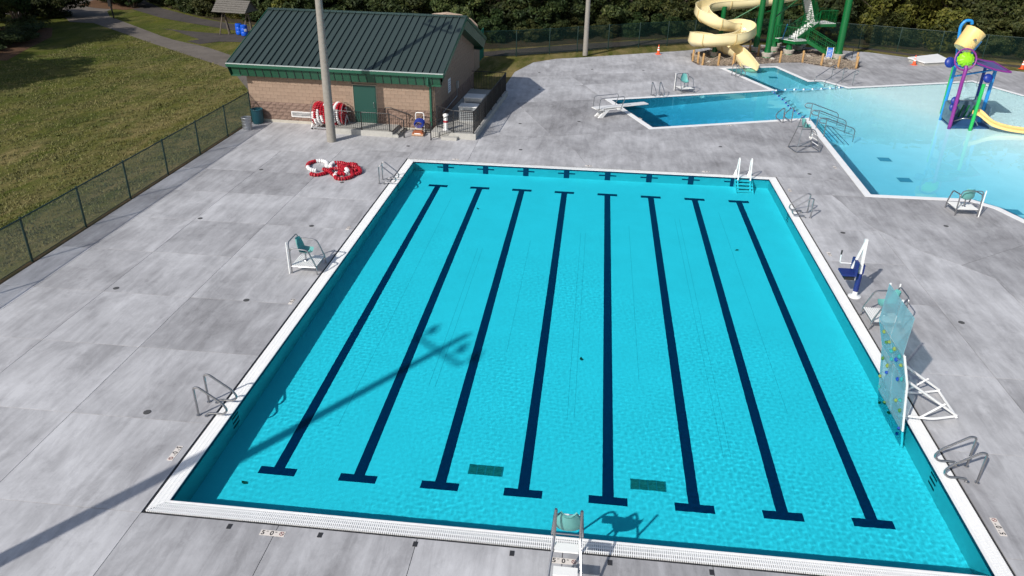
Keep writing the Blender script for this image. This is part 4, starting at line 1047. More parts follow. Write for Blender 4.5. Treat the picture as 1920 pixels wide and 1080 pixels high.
# ------------------------------------------------------------------ diving board
r = empty('diving_board', (9.5, 33.2, 0), math.radians(30.5), 'white springboard with steel side rails over the deep end', 'diving board')
MB().box(-.95, 2.55, -.25, .25, .50, .545).build('board', M['white'], r)
MB().cbox((-.55, 0, .46), (.16, .62, .06)).cbox((.62, 0, .42), (.30, .66, .10)).build('fulcrum', M['white'], r)
mb = MB()
for s in (-1, 1): mb.add([(-.75, s * .2 - .05, 0), (-.45, s * .2 - .05, 0), (-.05, s * .2 - .05, .40), (-.25, s * .2 - .05, .44), (-.75, s * .2 + .05, 0), (-.45, s * .2 + .05, 0), (-.05, s * .2 + .05, .40), (-.25, s * .2 + .05, .44)], [(3, 2, 1, 0), (4, 5, 6, 7), (0, 1, 5, 4), (1, 2, 6, 5), (2, 3, 7, 6), (3, 0, 4, 7)])
mb.build('stand_foot', M['white'], r); MB().beam((-.75, 0, .42), (.7, 0, .42), .5, .05).build('stand_frame', M['white'], r)
for s in (-1, 1):
    MB().tube(arc([(-.80, s * .34, .42), (-.75, s * .34, 1.12), (.80, s * .34, 1.12), (.86, s * .34, .98), (.62, s * .34, .40)], .14, 5), .021, 8).build('side_rail', M['steel'], r, True)

# ------------------------------------------------------------------ stair rails and underwater steps of the leisure pool
for i, y in enumerate((34.05, 32.45, 30.8)):
    r = empty('stair_rail', (20.95, y, 0), 0, 'sloping steel stair rail, %s of three at the long near side of the leisure pool' % ('farthest', 'middle', 'nearest')[i], 'hand rail', 'stair rails into the leisure pool')
    caust(MB().tube(arc([(.0, 0, .72), (-.30, 0, .74), (-.42, 0, .88), (-.30, 0, 1.0), (.0, 0, 1.0), (1.45, 0, .52), (1.55, 0, .40), (1.55, 0, -.6)], .12, 5), .026, 8).tube([(0, 0, 0), (0, 0, 1.0)], .026, 8).tube([(1.5, 0, .16), (.05, 0, .64)], .016, 6).build('tube', M['steel'], r, True))
d0 = Vector((-.85, -.53, 0)); e0 = Vector((.53, -.85, 0)); 
for i, t in enumerate((.25, 1.2, 2.15)):
    p = Vector((24.55, 45.65, 0)) + e0 * t - d0 * .45
    r = empty('stair_rail', p, math.atan2(d0.y, d0.x), 'sloping steel stair rail, %s of three at the far side steps' % ('leftmost', 'middle', 'rightmost')[i], 'hand rail', 'stair rails at the far steps')
    caust(MB().tube(arc([(.0, 0, .72), (-.25, 0, .74), (-.38, 0, .88), (-.25, 0, 1.0), (.0, 0, 1.0), (1.5, 0, .30), (1.55, 0, .2), (1.55, 0, -.6)], .12, 5), .026, 8).tube([(0, 0, 0), (0, 0, 1.0)], .022, 8).build('tube', M['steel'], r, True))
for k in range(5):
    o = caust(MB().box(20.76 + k * .30, 21.06 + k * .30, 30.5, 34.1, -1.3, -.12 - k * .19).build('underwater_step', M['pool_floor'], rec)); caust(MB().box(21.03 + k * .30, 21.065 + k * .30, 30.5, 34.1, -.122 - k * .19, -.112 - k * .19).build('nosing', M['tile_navy'], o))
    c = Vector((24.5, 45.6, 0)) + e0 * 1.15 + d0 * (.15 + k * .30); T = Matrix.Translation(c) @ Matrix.Rotation(math.atan2(d0.y, d0.x), 4, 'Z')
    o = caust(MB().box(-.15, .15, -1.15, 1.15, -1.3, -.12 - k * .2, M=T).build('underwater_step', M['pool_floor'], rec)); caust(MB().box(.115, .155, -1.15, 1.15, -.122 - k * .2, -.112 - k * .2, M=T).build('nosing', M['tile_navy'], o))
r = empty('stair_rail', (33.4, 46.4, 0), math.radians(-70), 'low steel stair rail at the beach entry behind the bucket structure', 'hand rail')
MB().tube(arc([(0, 0, 0), (0, 0, .85), (1.3, 0, .7), (1.3, 0, 0)], .1), .02, 6).tube(arc([(0, .9, 0), (0, .9, .85), (1.3, .9, .7), (1.3, .9, 0)], .1), .02, 6).build('tube', M['steel'], r, True)
fd = MB().box(-.3, .3, -.3, .3, .0, .01).mesh('floor_drain', mat('leisure_drain', (.10, .30, .36), .7))
for x, y in ((23.4, 28.3), (23.4, 25.3), (26.6, 21.6), (21.5, 47.4), (30.0, 24.0)): caust(linkmesh('floor_drain', fd, rec, (x, y, -float(rdepth(np.array(x), np.array(y))) + .03)))

# ------------------------------------------------------------------ float ropes
fm = [MB().lathe([(.03, -.09), (.065, -.05), (.065, 0.0), (.03, .0)], n=10, M=Matrix.Rotation(PI / 2, 4, 'Y')).mesh('float_half', m_, True) for m_ in (M['whitefloat'], M['blue_deep'])]
fm2 = MB().lathe([(.03, 0), (.065, 0.0), (.065, .05), (.03, .09)], n=10, M=Matrix.Rotation(PI / 2, 4, 'Y')).mesh('float_half', M['blue_deep'], True)
def float_rope(pts, label, n):
    P = spline([(x, y, -.01) for x, y in pts], 6); r = empty('float_rope', P[0], 0, label, 'float rope'); O = P[0]
    MB(O).tube(P, .012, 5).build('rope', M['sky_blue'], r, True)
    for k in range(n):
        t = (k + .5) / n * (len(P) - 1); i = int(t); q = P[i] + (P[min(i + 1, len(P) - 1)] - P[i]) * (t - i); d = P[min(i + 1, len(P) - 1)] - P[max(i - 1, 0)]; a = math.atan2(d.y, d.x)
        f = linkmesh('float', fm[0], r, q - O, (0, 0, a)); linkmesh('float_half', fm2, f, (.002, 0, 0))
float_rope([(20.25, 41.4), (20.43, 39.8), (20.5, 38.2), (20.5, 37.0), (20.66, 35.8), (20.85, 34.5)], 'curving rope with blue and white floats between the deep and shallow water', 9)
float_rope([(20.25, 41.5), (21.3, 42.05), (22.3, 42.25), (23.3, 42.6), (24.3, 43.0), (25.4, 43.6)], 'straight rope with blue and white floats across the slide landing water', 8)

# ------------------------------------------------------------------ things by the building
def disc_line(P, rad, th, gap, m_pick, n=7):
    """beads along a path; returns {mat index: MB}"""
    out = {}; acc = 0; d_tot = [0]
    for a, b in zip(P[:-1], P[1:]): d_tot.append(d_tot[-1] + (b - a).length)
    L = d_tot[-1]; k = 0; s = gap
    while s < L:
        i = max(j for j in range(len(d_tot)) if d_tot[j] <= s); i = min(i, len(P) - 2); t = (s - d_tot[i]) / max(1e-6, d_tot[i + 1] - d_tot[i]); q = P[i].lerp(P[i + 1], t); d = (P[i + 1] - P[i]).normalized()
        R = d.to_track_quat('Z', 'Y').to_matrix().to_4x4(); mi = m_pick(s / L, k)
        out.setdefault(mi, MB()).lathe([(rad * .35, -th / 2), (rad * .9, -th * .34), (rad, 0), (rad * .9, th * .34), (rad * .35, th / 2)], q, n, M=R); s += gap; k += 1
    return out
r = empty('lane_rope_reel', (-5.15, 28.12, 0), math.radians(-2.5), 'wheeled reel wound with red and white lane rope floats against the building wall', 'reel')
rnd = random.Random(11)
for s in (-1, 1):
    for yy in (-.45, .45): MB().tube([(s * .90, yy, .10), (s * .90, 0, .78)], .03, 6).build('frame_leg', M['white'], r, True)
    MB().beam((s * .90, -.5, .13), (s * .90, .5, .13), .05, .05).build('frame_bar', M['white'], r)
    for yy in (-.42, .42): MB().tube([(s * .90 - .03, yy, .06), (s * .90 + .03, yy, .06)], .06, 10).build('wheel', M['rubber'], r, True)
MB().beam((-.9, -.48, .13), (.9, -.48, .13), .06, .04).build('frame_bar', M['galv'], r); MB().beam((-.9, .48, .13), (.9, .48, .13), .06, .04).build('frame_bar', M['galv'], r)
MB().tube([(-.95, 0, .78), (.95, 0, .78)], .04, 8).build('axle', M['steel'], r, True)
MB().lathe([(.30, -.82), (.30, .82)], (0, 0, .78), 16, M=Matrix.Rotation(PI / 2, 4, 'Y')).build('drum', M['red'], r, True)
for s in (-1, 1): MB().tube([(s * .84, .62 * math.cos(a * PI / 10), .78 + .62 * math.sin(a * PI / 10)) for a in range(20)], .015, 5, closed=True).build('end_hoop', M['galv'], r, True)
cols = [M['red'], M['whitefloat']]
for k in range(11):
    x = -.75 + k * .15; rr = .50 + rnd.uniform(-.03, .07)
    P = [Vector((x + .05 * math.sin(a * PI / 14 + k), rr * math.cos(a * PI / 14), .78 + rr * math.sin(a * PI / 14))) for a in range(29)]
    off = rnd.random(); white = k in (1, 2, 8, 9)
    for mi, b in disc_line(P, .085, .085, .098, (lambda t, i, off=off, w_=white: 1 if ((t + off) % 1) < (.55 if w_ else .12) else 0)).items(): b.build('float_coil', cols[mi], r, True, kind='stuff')
# rope pile on the deck
r = empty('lane_rope_pile', (-3.0, 21.3, 0), 0, 'loose pile of red and white lane rope floats on the pale deck', 'lane rope'); OO = Vector((-3.0, 21.3, 0))
def pile(pts, pick, z=.08):
    P = spline([Vector((x, y, z + zz)) - OO for x, y, zz in pts], 8)
    for mi, b in disc_line(P, .095, .098, .115, pick, 8).items(): b.build('float_string', cols[mi], r, True, kind='stuff')
pile([(-3.45, 21.0, 0), (-3.85, 21.15, 0), (-4.12, 21.55, 0), (-4.2, 22.0, 0), (-4.0, 22.35, 0), (-3.65, 22.4, 0), (-3.4, 22.1, 0), (-3.3, 21.7, 0)], lambda t, i: 0 if .30 < t < .62 else 1)
pile([(-3.7, 20.6, 0), (-3.35, 20.45, 0), (-3.05, 20.75, 0), (-2.95, 21.1, .05), (-2.7, 21.3, .05), (-2.4, 21.2, .08), (-2.3, 20.85, .05), (-2.6, 20.6, 0), (-2.9, 20.85, .1), (-3.2, 21.0, .1)], lambda t, i: 0)
pile([(-3.1, 21.6, .0), (-3.15, 22.1, 0), (-2.9, 22.3, 0), (-2.5, 22.15, 0), (-2.1, 21.9, 0), (-1.8, 21.6, 0), (-1.9, 21.2, .05), (-2.3, 21.4, .1), (-2.7, 21.7, .1)], lambda t, i: 1 if t < .18 else 0)
pile([(-2.55, 20.9, 0), (-2.5, 20.5, 0), (-2.3, 20.15, 0), (-1.95, 20.2, 0), (-1.75, 20.6, 0), (-1.95, 21.0, .1), (-2.25, 21.3, .14), (-2.1, 21.6, .12), (-1.75, 21.5, .1), (-1.55, 21.15, 0), (-1.7, 20.8, 0)], lambda t, i: 1 if .02 < t < .14 else 0)
pile([(-2.4, 20.75, .12), (-2.15, 20.45, .10), (-2.0, 20.75, .14), (-2.2, 21.1, .16), (-2.5, 21.45, .14), (-2.2, 21.9, .1), (-1.9, 21.75, .12)], lambda t, i: 1 if .2 < t < .45 else 0)
# hose cart and pool cleaning robot
r = empty('cleaner_caddy', (-.30, 27.85, 0), math.radians(-3), 'pool cleaner caddy with white handle and blue cable reel by the building corner', 'caddy')
MB().tube(arc([(-.22, .12, .08), (-.22, .12, 1.08), (.22, .12, 1.08), (.22, .12, .08)], .1), .022, 8).build('handle', M['white'], r, True)
MB().box(-.25, .25, -.10, .18, .06, .10).build('base_tray', M['white'], r)
for s in (-1, 1): MB().tube([(s * .27, .15, .09), (s * .31, .15, .09)], .09, 12).build('wheel', M['rubber'], r, True)
mb = MB()
for k in range(9):
    rr = .20 + .03 * math.sin(k * 2.1); z = .52 + .012 * k; mb.tube([(rr * 1.15 * math.cos(a * PI / 9), -.02 + (k - 4) * .035, z + rr * .8 * math.sin(a * PI / 9)) for a in range(18)], .022, 5, closed=True)
mb.build('cable_coil', M['blue_deep'], r, True, kind='stuff')
o = empty('pool_robot', (-.30, 27.50, .0), math.radians(-3), 'brown and orange pool cleaning robot standing in front of the caddy', 'pool robot')
MB().box(-.28, .28, -.16, .16, .05, .20).box(-.22, .22, -.12, .12, .20, .27).build('body', M['robot'], o); MB().box(-.16, .16, -.165, -.161, .10, .17).build('label_plate', M['white'], o)
for s in (-1, 1): MB().tube([(-.30, s * .13, .07), (.30, s * .13, .07)], .065, 10).build('brush', mat('brush_tan', (.45, .28, .18), .8), o, True)
# bins
r = empty('steel_trash_can', (-9.36, 27.15, 0), 0, 'ribbed galvanised trash can by the fence end', 'trash can')
MB().lathe([(.22, 0), (.25, .62), (.265, .64), (.25, .66), (.22, .64), (.20, .1)], n=24, capt=True).build('can', M['galv'], r, True)
for z in (.16, .32, .48): MB().lathe([(.236 + z * .04, z - .015), (.25 + z * .04, z), (.236 + z * .04, z + .015)], n=24, capb=False, capt=False).build('rib', M['galv'], r, True)
r = empty('plastic_barrel', (-9.30, 28.42, 0), 0, 'dark teal plastic barrel between the fence and the building wall', 'barrel')
MB().lathe([(.26, 0), (.29, .05), (.30, .30), (.295, .33), (.30, .36), (.30, .60), (.29, .72), (.31, .74), (.31, .78), (.27, .78), (.25, .2)], n=24, capt=True).build('barrel_body', mat('teal_bin', (.01, .075, .10), .5), r, True)
MB().lathe([(.312, .735), (.325, .76), (.312, .785)], n=24, capb=False, capt=False).build('rim', mat('teal_rim', (.015, .10, .13), .5), r, True)
# cones
def cone(x, y, label, s=1):
    r = empty('traffic_cone', (x, y, 0), .3, label, 'traffic cone', 'orange traffic cones'); k = s
    MB().box(-.18 * k, .18 * k, -.18 * k, .18 * k, 0, .03).build('base', M['orange'], r); MB().lathe([(.13 * k, .03), (.025 * k, .72 * k), (.02 * k, .74 * k)], n=16).build('body', M['orange'], r, True)
    for a, b in ((.30, .42), (.50, .58)): MB().lathe([(.133 * k - .152 * (a - .03) * k, a * k), (.133 * k - .152 * (b - .03) * k, b * k)], n=16, capb=False, capt=False).build('band', M['whitefloat'], r, True)
cone(13.55, 53.15, 'orange traffic cone on the deck edge left of the yellow slide'); cone(33.0, 52.6, 'orange traffic cone beside the raised concrete hatch'); cone(40.9, 52.6, 'orange traffic cone at the far right edge of the deck')
r = empty('raised_hatch', (34.6, 54.15, 0), 0, 'low raised white concrete hatch slab on the grass edge', 'hatch')
MB((34.6, 54.15, 0)).prism([(33.1, 54.1), (33.65, 52.3), (35.9, 53.3), (35.9, 56.1)], -.02, .22).build('hatch_base', M['step_conc'], r); MB((34.6, 54.15, 0)).prism([(33.0, 54.15), (33.6, 52.2), (36.0, 53.25), (36.0, 56.2)], .22, .30).build('hatch_lid', M['coping'], r)

# leaves and a small float lying in the lap pool
lf = MB(); lf.add([(0, -.09, 0), (.05, -.03, .012), (.03, .05, .0), (0, .11, .015), (-.04, .04, 0), (-.055, -.03, .012)], [(0, 1, 2, 3), (0, 3, 4, 5)]); lf = lf.mesh('fallen_leaf', mat('leaf_brown', (.07, .06, .03), .8))
for i, (x, y, rz, lab) in enumerate(((4.1, 18.9, .5, 'dark fallen leaf on the pool floor between the second and third lane lines'), (14.35, 16.2, 2.1, 'dark fallen leaf on the pool floor left of the rightmost lane line'), (1.35, 1.75, 1.2, 'dark fallen leaf on the pool floor by the near left corner'), (8.75, 7.9, .2, 'brown leaf near the middle of the lap pool floor'))):
    tag(caust(linkmesh('fallen_leaf', lf, None, (x, y, -DEP + .012), (0, 0, rz))), lab, 'leaf', 'fallen leaves in the lap pool')
# ------------------------------------------------------------------ water slide flume
SP = [(27.5, 57.9, 5.0), (26.2, 57.9, 4.65), (25.0, 57.4, 4.35), (22.64, 57.0, 3.78), (20.13, 57.0, 3.45), (18.3, 56.6, 3.30), (17.0, 55.7, 3.1), (16.75, 54.6, 2.86), (17.2, 53.7, 2.55), (18.1, 53.3, 2.28), (19.2, 53.9, 2.05), (20.1, 53.9, 1.9),
      (20.3, 53.0, 1.72), (19.55, 51.9, 1.52), (18.2, 51.35, 1.36), (16.9, 51.5, 1.24), (16.25, 52.4, 1.14), (16.6, 53.4, 1.0), (17.4, 53.75, .86), (18.4, 53.2, .70), (19.2, 52.0, .52), (19.6, 50.6, .34), (19.8, 49.3, .16), (19.9, 48.5, .04), (19.92, 48.0, .02)]
M['slide_flange'] = mat('slide_flange', (.60, .46, .22), .4)
def flume(SP, parent, w_=.46):
    P = spline(SP, 6); n = len(P); frames = []
    for i in range(n):
        d = P[min(i + 1, n - 1)] - P[max(i - 1, 0)]; h = Vector((d.x, d.y, 0)).normalized(); sd = Vector((-h.y, h.x, 0))
        a = P[max(i - 2, 0)]; b = P[min(i + 2, n - 1)]; v1 = (P[i] - a); v2 = (b - P[i]); cr = v1.x * v2.y - v1.y * v2.x; k = cr / max(.05, v1.length * v2.length * (v1.length + v2.length) / 2)
        frames.append([P[i], sd, max(-1, min(1, k * 1.5))])
    ks = [f[2] for f in frames]; ks = [sum(ks[max(0, i - 5):i + 6]) / len(ks[max(0, i - 5):i + 6]) for i in range(n)]
    def ring(i, r, extra=0):
        q, sd, _ = frames[i]; k = ks[i]; up = Vector((0, 0, 1)); bank = -k * .30; out = []
        for j in range(13):
            a = math.radians(-180 + 180 * j / 12); y = math.cos(a + bank); z = math.sin(a + bank); out.append(q + sd * (-y * r) + up * (z * r + .30))
        eL = .10 + .55 * max(0, -k); eR = .10 + .55 * max(0, k)     # the outer wall of a bend is higher
        out = [out[0] + up * eL + sd * (-.10 * max(0, -k))] + out + [out[-1] + up * eR + sd * (.10 * max(0, k))]
        return out
    seg = 9; cuts = list(range(0, n - 1, seg)) + [n - 1]
    if cuts[-1] - cuts[-2] < 3: cuts.pop(-2)
    for a, b in zip(cuts[:-1], cuts[1:]):
        vs = []; fs = []; m = 0
        for i in range(a, b + 1): vs += ring(i, w_); m += 1
        no = len(vs)
        for i in range(a, b + 1): vs += ring(i, w_ + .035)
        for i in range(m - 1):
            for j in range(14):
                p = i * 15 + j; fs.append((p, p + 1, p + 16, p + 15)); fs.append((no + p + 15, no + p + 16, no + p + 1, no + p))
            for j in (0, 14):
                p = i * 15 + j; q = (p, p + 15, no + p + 15, no + p); fs.append(q if j == 0 else tuple(reversed(q)))
        o = MB(parent.location).add(vs, fs).build('flume_section', M['slide_yellow'], parent, True); caust(o)
        # flange
        if b < n - 1:
            R1 = ring(b, w_ + .03); R2 = ring(b, w_ + .085); d = (P[b + 1] - P[b - 1]).normalized() * .035; vs = [p - d for p in R1] + [p - d for p in R2] + [p + d for p in R1] + [p + d for p in R2]; fs = []
            for j in range(14): fs += [(j, j + 1, 16 + j, 15 + j), (30 + j, 45 + j, 46 + j, 31 + j), (15 + j, 16 + j, 46 + j, 45 + j)]
            MB(parent.location).add(vs, fs).build('flange', M['slide_flange'], parent, True)
    for e in (0, 14):   # rolled lips
        MB(parent.location).tube([ring(i, w_ + .03)[e] for i in range(n)], .035, 6).build('rolled_lip', M['slide_yellow'], parent, True)
SL_ = empty('water_slide', (18.5, 53.0, 0), 0, 'cream yellow open flume water slide winding down to the pool', 'water slide')
flume(SP, SL_, .56)
# green columns; a thing each
def column(x, y, h, r0, label, pot=True, r1=None):
    o = empty('support_column', (x, y, 0), 0, label, 'column', 'green steel columns under the slide')
    MB().lathe([(r0 * 1.7, 0), (r0 * 1.15, .35), (r0, .7), (r0, h)], n=18).build('shaft', M['tower_green'], o, True)
    if pot: MB().lathe([(r0 * 1.5, -.03), (r0 * 2.0, .36), (r0 * 1.7, .38)], n=14).build('footing', M['plant_pot'], o, True)
column(17.9, 53.0, 1.55, .17, 'short green column under the lowest slide curve'); column(18.7, 56.2, 3.4, .19, 'green column behind the open slide curve')
for x, y, h, l in ((21.65, 56.1, 4.3, 'green column with stone pot left of the tower'), (22.1, 53.6, 5.2, 'bright green column rising from a front stone pot'), (23.15, 56.5, 6, 'green column behind the bright front column'),
                   (23.75, 58.4, 6, 'green column with pale pot at the back of the tower'), (24.1, 55.3, 1.2, 'short green column below the lower landing'), (25.3, 57.5, 1.3, 'dark green column under the stairs'), (25.9, 59.0, 7, 'thick green column behind the upper stair')):
    column(x, y, h, .23, l)
column(27.7, 54.15, 9.5, .27, 'tall leaning-looking green column right of the stair tower', pot=True)
o = empty('brace_frame', (19, 56.5, 0), 0, 'thin green diagonal braces between the slide columns', 'brace')
for p, q in (((18.7, 56.2, 1.9), (21.6, 56.1, 3.7)), ((21.65, 56.1, 3.0), (25.9, 59.0, 3.6)), ((22.1, 53.6, 2.9), (25.9, 59.0, 4.6))): MB((19, 56.5, 0)).tube([p, q], .05, 8).build('brace', M['tower_green'], o, True)
# stair tower
TW = empty('stair_tower', (25.0, 56.0, 0), 0, 'green steel stair tower with white landings and stair flights', 'stair tower'); TO = (25.0, 56.0, 0)
L1 = [(23.0, 55.9), (24.3, 54.6), (25.6, 55.2), (24.6, 56.9)]; z1 = 1.15
MB(TO).prism(L1, z1 - .03, z1).build('landing', M['white'], TW); MB(TO).prism([(x, y) for x, y in offset(L1, -.03)], z1 - .26, z1 - .035).build('landing_beam', M['tower_green'], TW)
L2 = [(26.0, 57.2), (28.1, 57.9), (27.6, 59.4), (25.8, 58.8)]; z2 = 2.15
MB(TO).prism(L2, z2 - .03, z2).build('landing', M['white'], TW); MB(TO).prism(offset(L2, -.03), z2 - .26, z2 - .035).build('landing_beam', M['tower_green'], TW)
def flight(a, b, wd, n, tm, railh=.95):
    a = Vector(a); b = Vector(b); h = Vector((b.x - a.x, b.y - a.y, 0)); hn = h.normalized(); sd = Vector((-hn.y, hn.x, 0)); rise = (b.z - a.z) / n; ang = math.atan2(h.y, h.x)
    for k in range(n):
        c = a + h * ((k + .5) / n); MB(TO).cbox((c.x, c.y, a.z + rise * (k + 1) - .03), (h.length / n + .03, wd - .08, .05), ang).build('tread', tm, TW)
        MB(TO).cbox((c.x - hn.x * h.length / n / 2, c.y - hn.y * h.length / n / 2, a.z + rise * (k + .5)), (.02, wd - .08, abs(rise)), ang).build('riser', tm, TW)
    for s in (-1, 1):
        p = a + sd * s * wd / 2; q = b + sd * s * wd / 2; MB(TO).beam(p, q, .05, .26).build('stringer', M['tower_green'], TW)
        MB(TO).tube([p + Vector((0, 0, railh)), q + Vector((0, 0, railh))], .028, 6).tube([p + Vector((0, 0, railh * .55)), q + Vector((0, 0, railh * .55))], .018, 5).build('handrail', M['tower_green'], TW, True)
        mb = MB(TO); m = max(3, int((q - p).length / .16))
        for k in range(m + 1): u = p.lerp(q, k / m); mb.tube([u, u + Vector((0, 0, railh))], .011 if k % 5 else .028, 4, cap=False)
        mb.build('baluster', M['tower_green'], TW, kind='stuff')
flight((27.6, 55.0, 0), (25.4, 55.6, 1.15), 1.0, 7, M['tower_green'])
flight((24.5, 56.3, 1.15), (26.3, 57.6, 2.15), 1.0, 7, M['white'])
flight((26.3, 58.6, 2.15), (25.3, 57.6, 4.3), .9, 12, M['white'])
def rail_loop(pts, z, h=1.0):
    P = [Vector((x, y, z)) for x, y in pts]; MB(TO).tube([p + Vector((0, 0, h)) for p in P], .028, 6).build('handrail', M['tower_green'], TW, True); mb = MB(TO)
    for a, b in zip(P[:-1], P[1:]):
        m = max(2, int((b - a).length / .15))
        for k in range(m + 1): u = a.lerp(b, k / m); mb.tube([u, u + Vector((0, 0, h))], .011 if 0 < k < m else .03, 4, cap=False)
    mb.build('baluster', M['tower_green'], TW, kind='stuff')
rail_loop([(25.4, 55.1), (24.3, 54.62), (23.0, 55.9), (24.5, 56.8)], z1); rail_loop([(26.6, 57.4), (28.1, 57.9), (27.6, 59.4), (26.0, 58.8)], z2)
MB(TO).tube([(23.45, 55.3, z1), (23.7, 55.5, z1 + 1.15)], .03, 6).build('blue_pipe', M['sky_blue'], TW, True)
o = empty('rules_sign', (26.95, 53.9, 0), math.radians(-15), 'small blue rules sign standing at the foot of the slide tower', 'sign')
MB().box(-.20, .20, -.02, .02, .12, .85).build('sign_face', mat('sign_blue', (.02, .16, .60), .4), o); MB().box(-.24, -.20, -.03, .03, 0, .9).box(.20, .24, -.03, .03, 0, .9).build('sign_frame', M['white'], o)
mb = MB()
for k in range(5): mb.box(-.15, .15 - .04 * (k % 2), -.024, -.021, .22 + k * .11, .25 + k * .11)
mb.build('sign_print', M['white'], o, kind='stuff')
r = empty('low_gate', (28.3, 54.6, 0), math.radians(-10), 'low dark picket gate right of the tall green column', 'gate'); railing([(-.3, 0, 0), (.6, 0, 0)], .8, r, .1, .016, .009)
# post and rope net barrier round the slide
PP = [(16.04, 50.75), (16.35, 50.0), (16.62, 49.38), (17.82, 49.6), (18.96, 49.95)]; PP2 = [(22.73, 51.61), (24.54, 52.1), (25.7, 51.1), (26.75, 50.35), (28.09, 50.45), (28.6, 52.2)]
pmesh = MB().lathe([(.085, -.05), (.085, .84), (.06, .88)], n=10).mesh('post', M['wood'], True)
def net(pts, label):
    r = empty('rope_net_barrier', (*pts[0], 0), 0, label, 'rope barrier'); O = Vector((*pts[0], 0))
    for i, q in enumerate(pts): o = linkmesh('post', pmesh, r, Vector((*q, 0)) - O, (random.Random(i).uniform(-.04, .04), random.Random(i + 9).uniform(-.04, .04), i)); o.location.z = -.02
    mb = MB(O); top = MB(O)
    for a, b in zip(pts[:-1], pts[1:]):
        a = Vector((*a, 0)); b = Vector((*b, 0)); L = (b - a).length; n = max(3, int(L / .13)); zt = lambda t: .72 - .24 * 4 * t * (1 - t)
        top.tube([a.lerp(b, k / 10) + Vector((0, 0, zt(k / 10))) for k in range(11)], .024, 6); top.tube([a.lerp(b, k / 10) + Vector((0, 0, .06)) for k in range(11)], .02, 5)
        for k in range(n):
            for s in (0, 1):
                t0, t1 = k / n, min(1, (k + 3) / n)
                if s: t0, t1 = t1, t0
                mb.tube([a.lerp(b, t0) + Vector((0, 0, .06)), a.lerp(b, t1) + Vector((0, 0, zt(t1)))], .011, 4, cap=False)
    top.build('rope', M['rope'], r, True); mb.build('net', M['rope'], r, kind='stuff')
net(PP, 'wooden posts with slack rope netting under the lower slide curve'); net(PP2, 'wooden posts with rope netting in front of the stair tower')
for i, (x, y) in enumerate(((21.15, 56.0), (21.5, 54.0), (19.9, 51.9))): tag(linkmesh('wooden_post', pmesh, None, (x, y, -.02)), ('single wooden post behind the slide exit', 'single wooden post left of the bright green column', 'single wooden post beside the slide runout')[i], 'post')
# stones and gravel on the slide bed
rnd = random.Random(3)
for i in range(9):
    bm = bmesh.new(); bmesh.ops.create_icosphere(bm, subdivisions=2, radius=1)
    for v in bm.verts: v.co *= 1 + .22 * noise.noise(v.co * 1.3 + Vector((i * 7, 0, 0)))
    me = bpy.data.meshes.new('boulder'); bm.to_mesh(me); bm.free(); me.materials.append(M['plant_pot'])
    while True:
        x, y = rnd.uniform(16, 28.6), rnd.uniform(49.5, 58)
        if inside((x, y), offset(ISLAND, .5)): break
    s = rnd.uniform(.12, .30); tag(linkmesh('boulder', me, None, (x, y, s * .2), (0, 0, rnd.uniform(0, 6)), scale=(s, s * rnd.uniform(.7, 1.2), s * .6)), 'pale rounded boulder on the gravel bed under the slide', 'boulder', 'boulders on the gravel bed')
mb = MB()
for i in range(2600):
    x, y = rnd.uniform(15.9, 28.8), rnd.uniform(49.1, 58.5)
    if not inside((x, y), offset(ISLAND, .08)): continue
    s = rnd.uniform(.025, .07); mb.cbox((x, y, -.02 + s * .4), (s * 2, s * 1.6, s), rnd.uniform(0, 3))
mb.build('gravel', mat('gravel_stone', (.26, .21, .17), .9, island=.6), None, kind='stuff')

# ------------------------------------------------------------------ bucket play structure
PS = empty('bucket_play_structure', (29.8, 35.2, 0), 0, 'colourful water play structure with tipping yellow bucket and purple canopy', 'play structure'); PO = (29.8, 35.2, 0); zf = -.45
def ptube(name, pts, r, m, n=10, rad=.2):
    o = MB(PO).tube(arc(pts, rad, 5) if len(pts) > 2 else pts, r, n).build(name, M[m], PS, True); caust(o); return o
def flange(x, y, m='sky_blue'): MB(PO).lathe([(.17, -.02), (.17, .02)], (x, y, -float(rdepth(np.array(x), np.array(y))) + .4), 12).build('base_flange', M[m], PS, True)
ptube('post', [(28.9, 36.1, zf), (28.95, 36.1, 3.0), (28.7, 36.1, 4.5), (28.62, 36.1, 5.15), (28.82, 36.1, 5.45), (29.15, 36.1, 5.42), (29.2, 36.1, 5.25)], .085, 'sky_blue', rad=.35)
ptube('post', [(28.68, 34.2, zf), (28.68, 34.2, 2.6), (28.75, 34.3, 3.25), (28.65, 34.6, 3.5)], .10, 'purple')
ptube('post', [(29.72, 34.0, zf), (29.76, 34.0, 2.45)], .095, 'playgreen')
ptube('post', [(30.85, 35.6, zf), (30.9, 35.6, 3.0)], .10, 'sky_blue'); ptube('post', [(31.4, 37.9, zf), (31.4, 37.9, 2.75)], .09, 'blue_deep'); ptube('post', [(29.5, 37.6, zf), (29.5, 37.6, 3.0)], .08, 'playgreen')
ptube('beam', [(28.95, 36.1, 2.95), (29.6, 35.9, 3.25), (30.9, 35.6, 2.9)], .06, 'sky_blue'); ptube('beam', [(28.68, 34.3, 3.2), (28.95, 36.1, 3.0)], .05, 'sky_blue'); ptube('beam', [(29.0, 36.1, 2.4), (30.9, 35.6, 2.95)], .05, 'sky_blue'); ptube('beam', [(30.9, 35.6, 2.9), (31.4, 37.9, 2.7)], .05, 'sky_blue')
ptube('bucket_arm', [(29.15, 35.3, 3.3), (29.25, 35.3, 3.9), (29.55, 35.3, 4.5)], .075, 'sky_blue'); ptube('bucket_arm', [(28.9, 36.0, 3.2), (28.75, 35.9, 4.4)], .06, 'blue_deep')
T = Matrix.Translation(Vector((28.95, 35.4, 4.50)) - Vector(PO)) @ Matrix.Rotation(math.radians(32), 4, 'Y') @ Matrix.Rotation(math.radians(-12), 4, 'X')
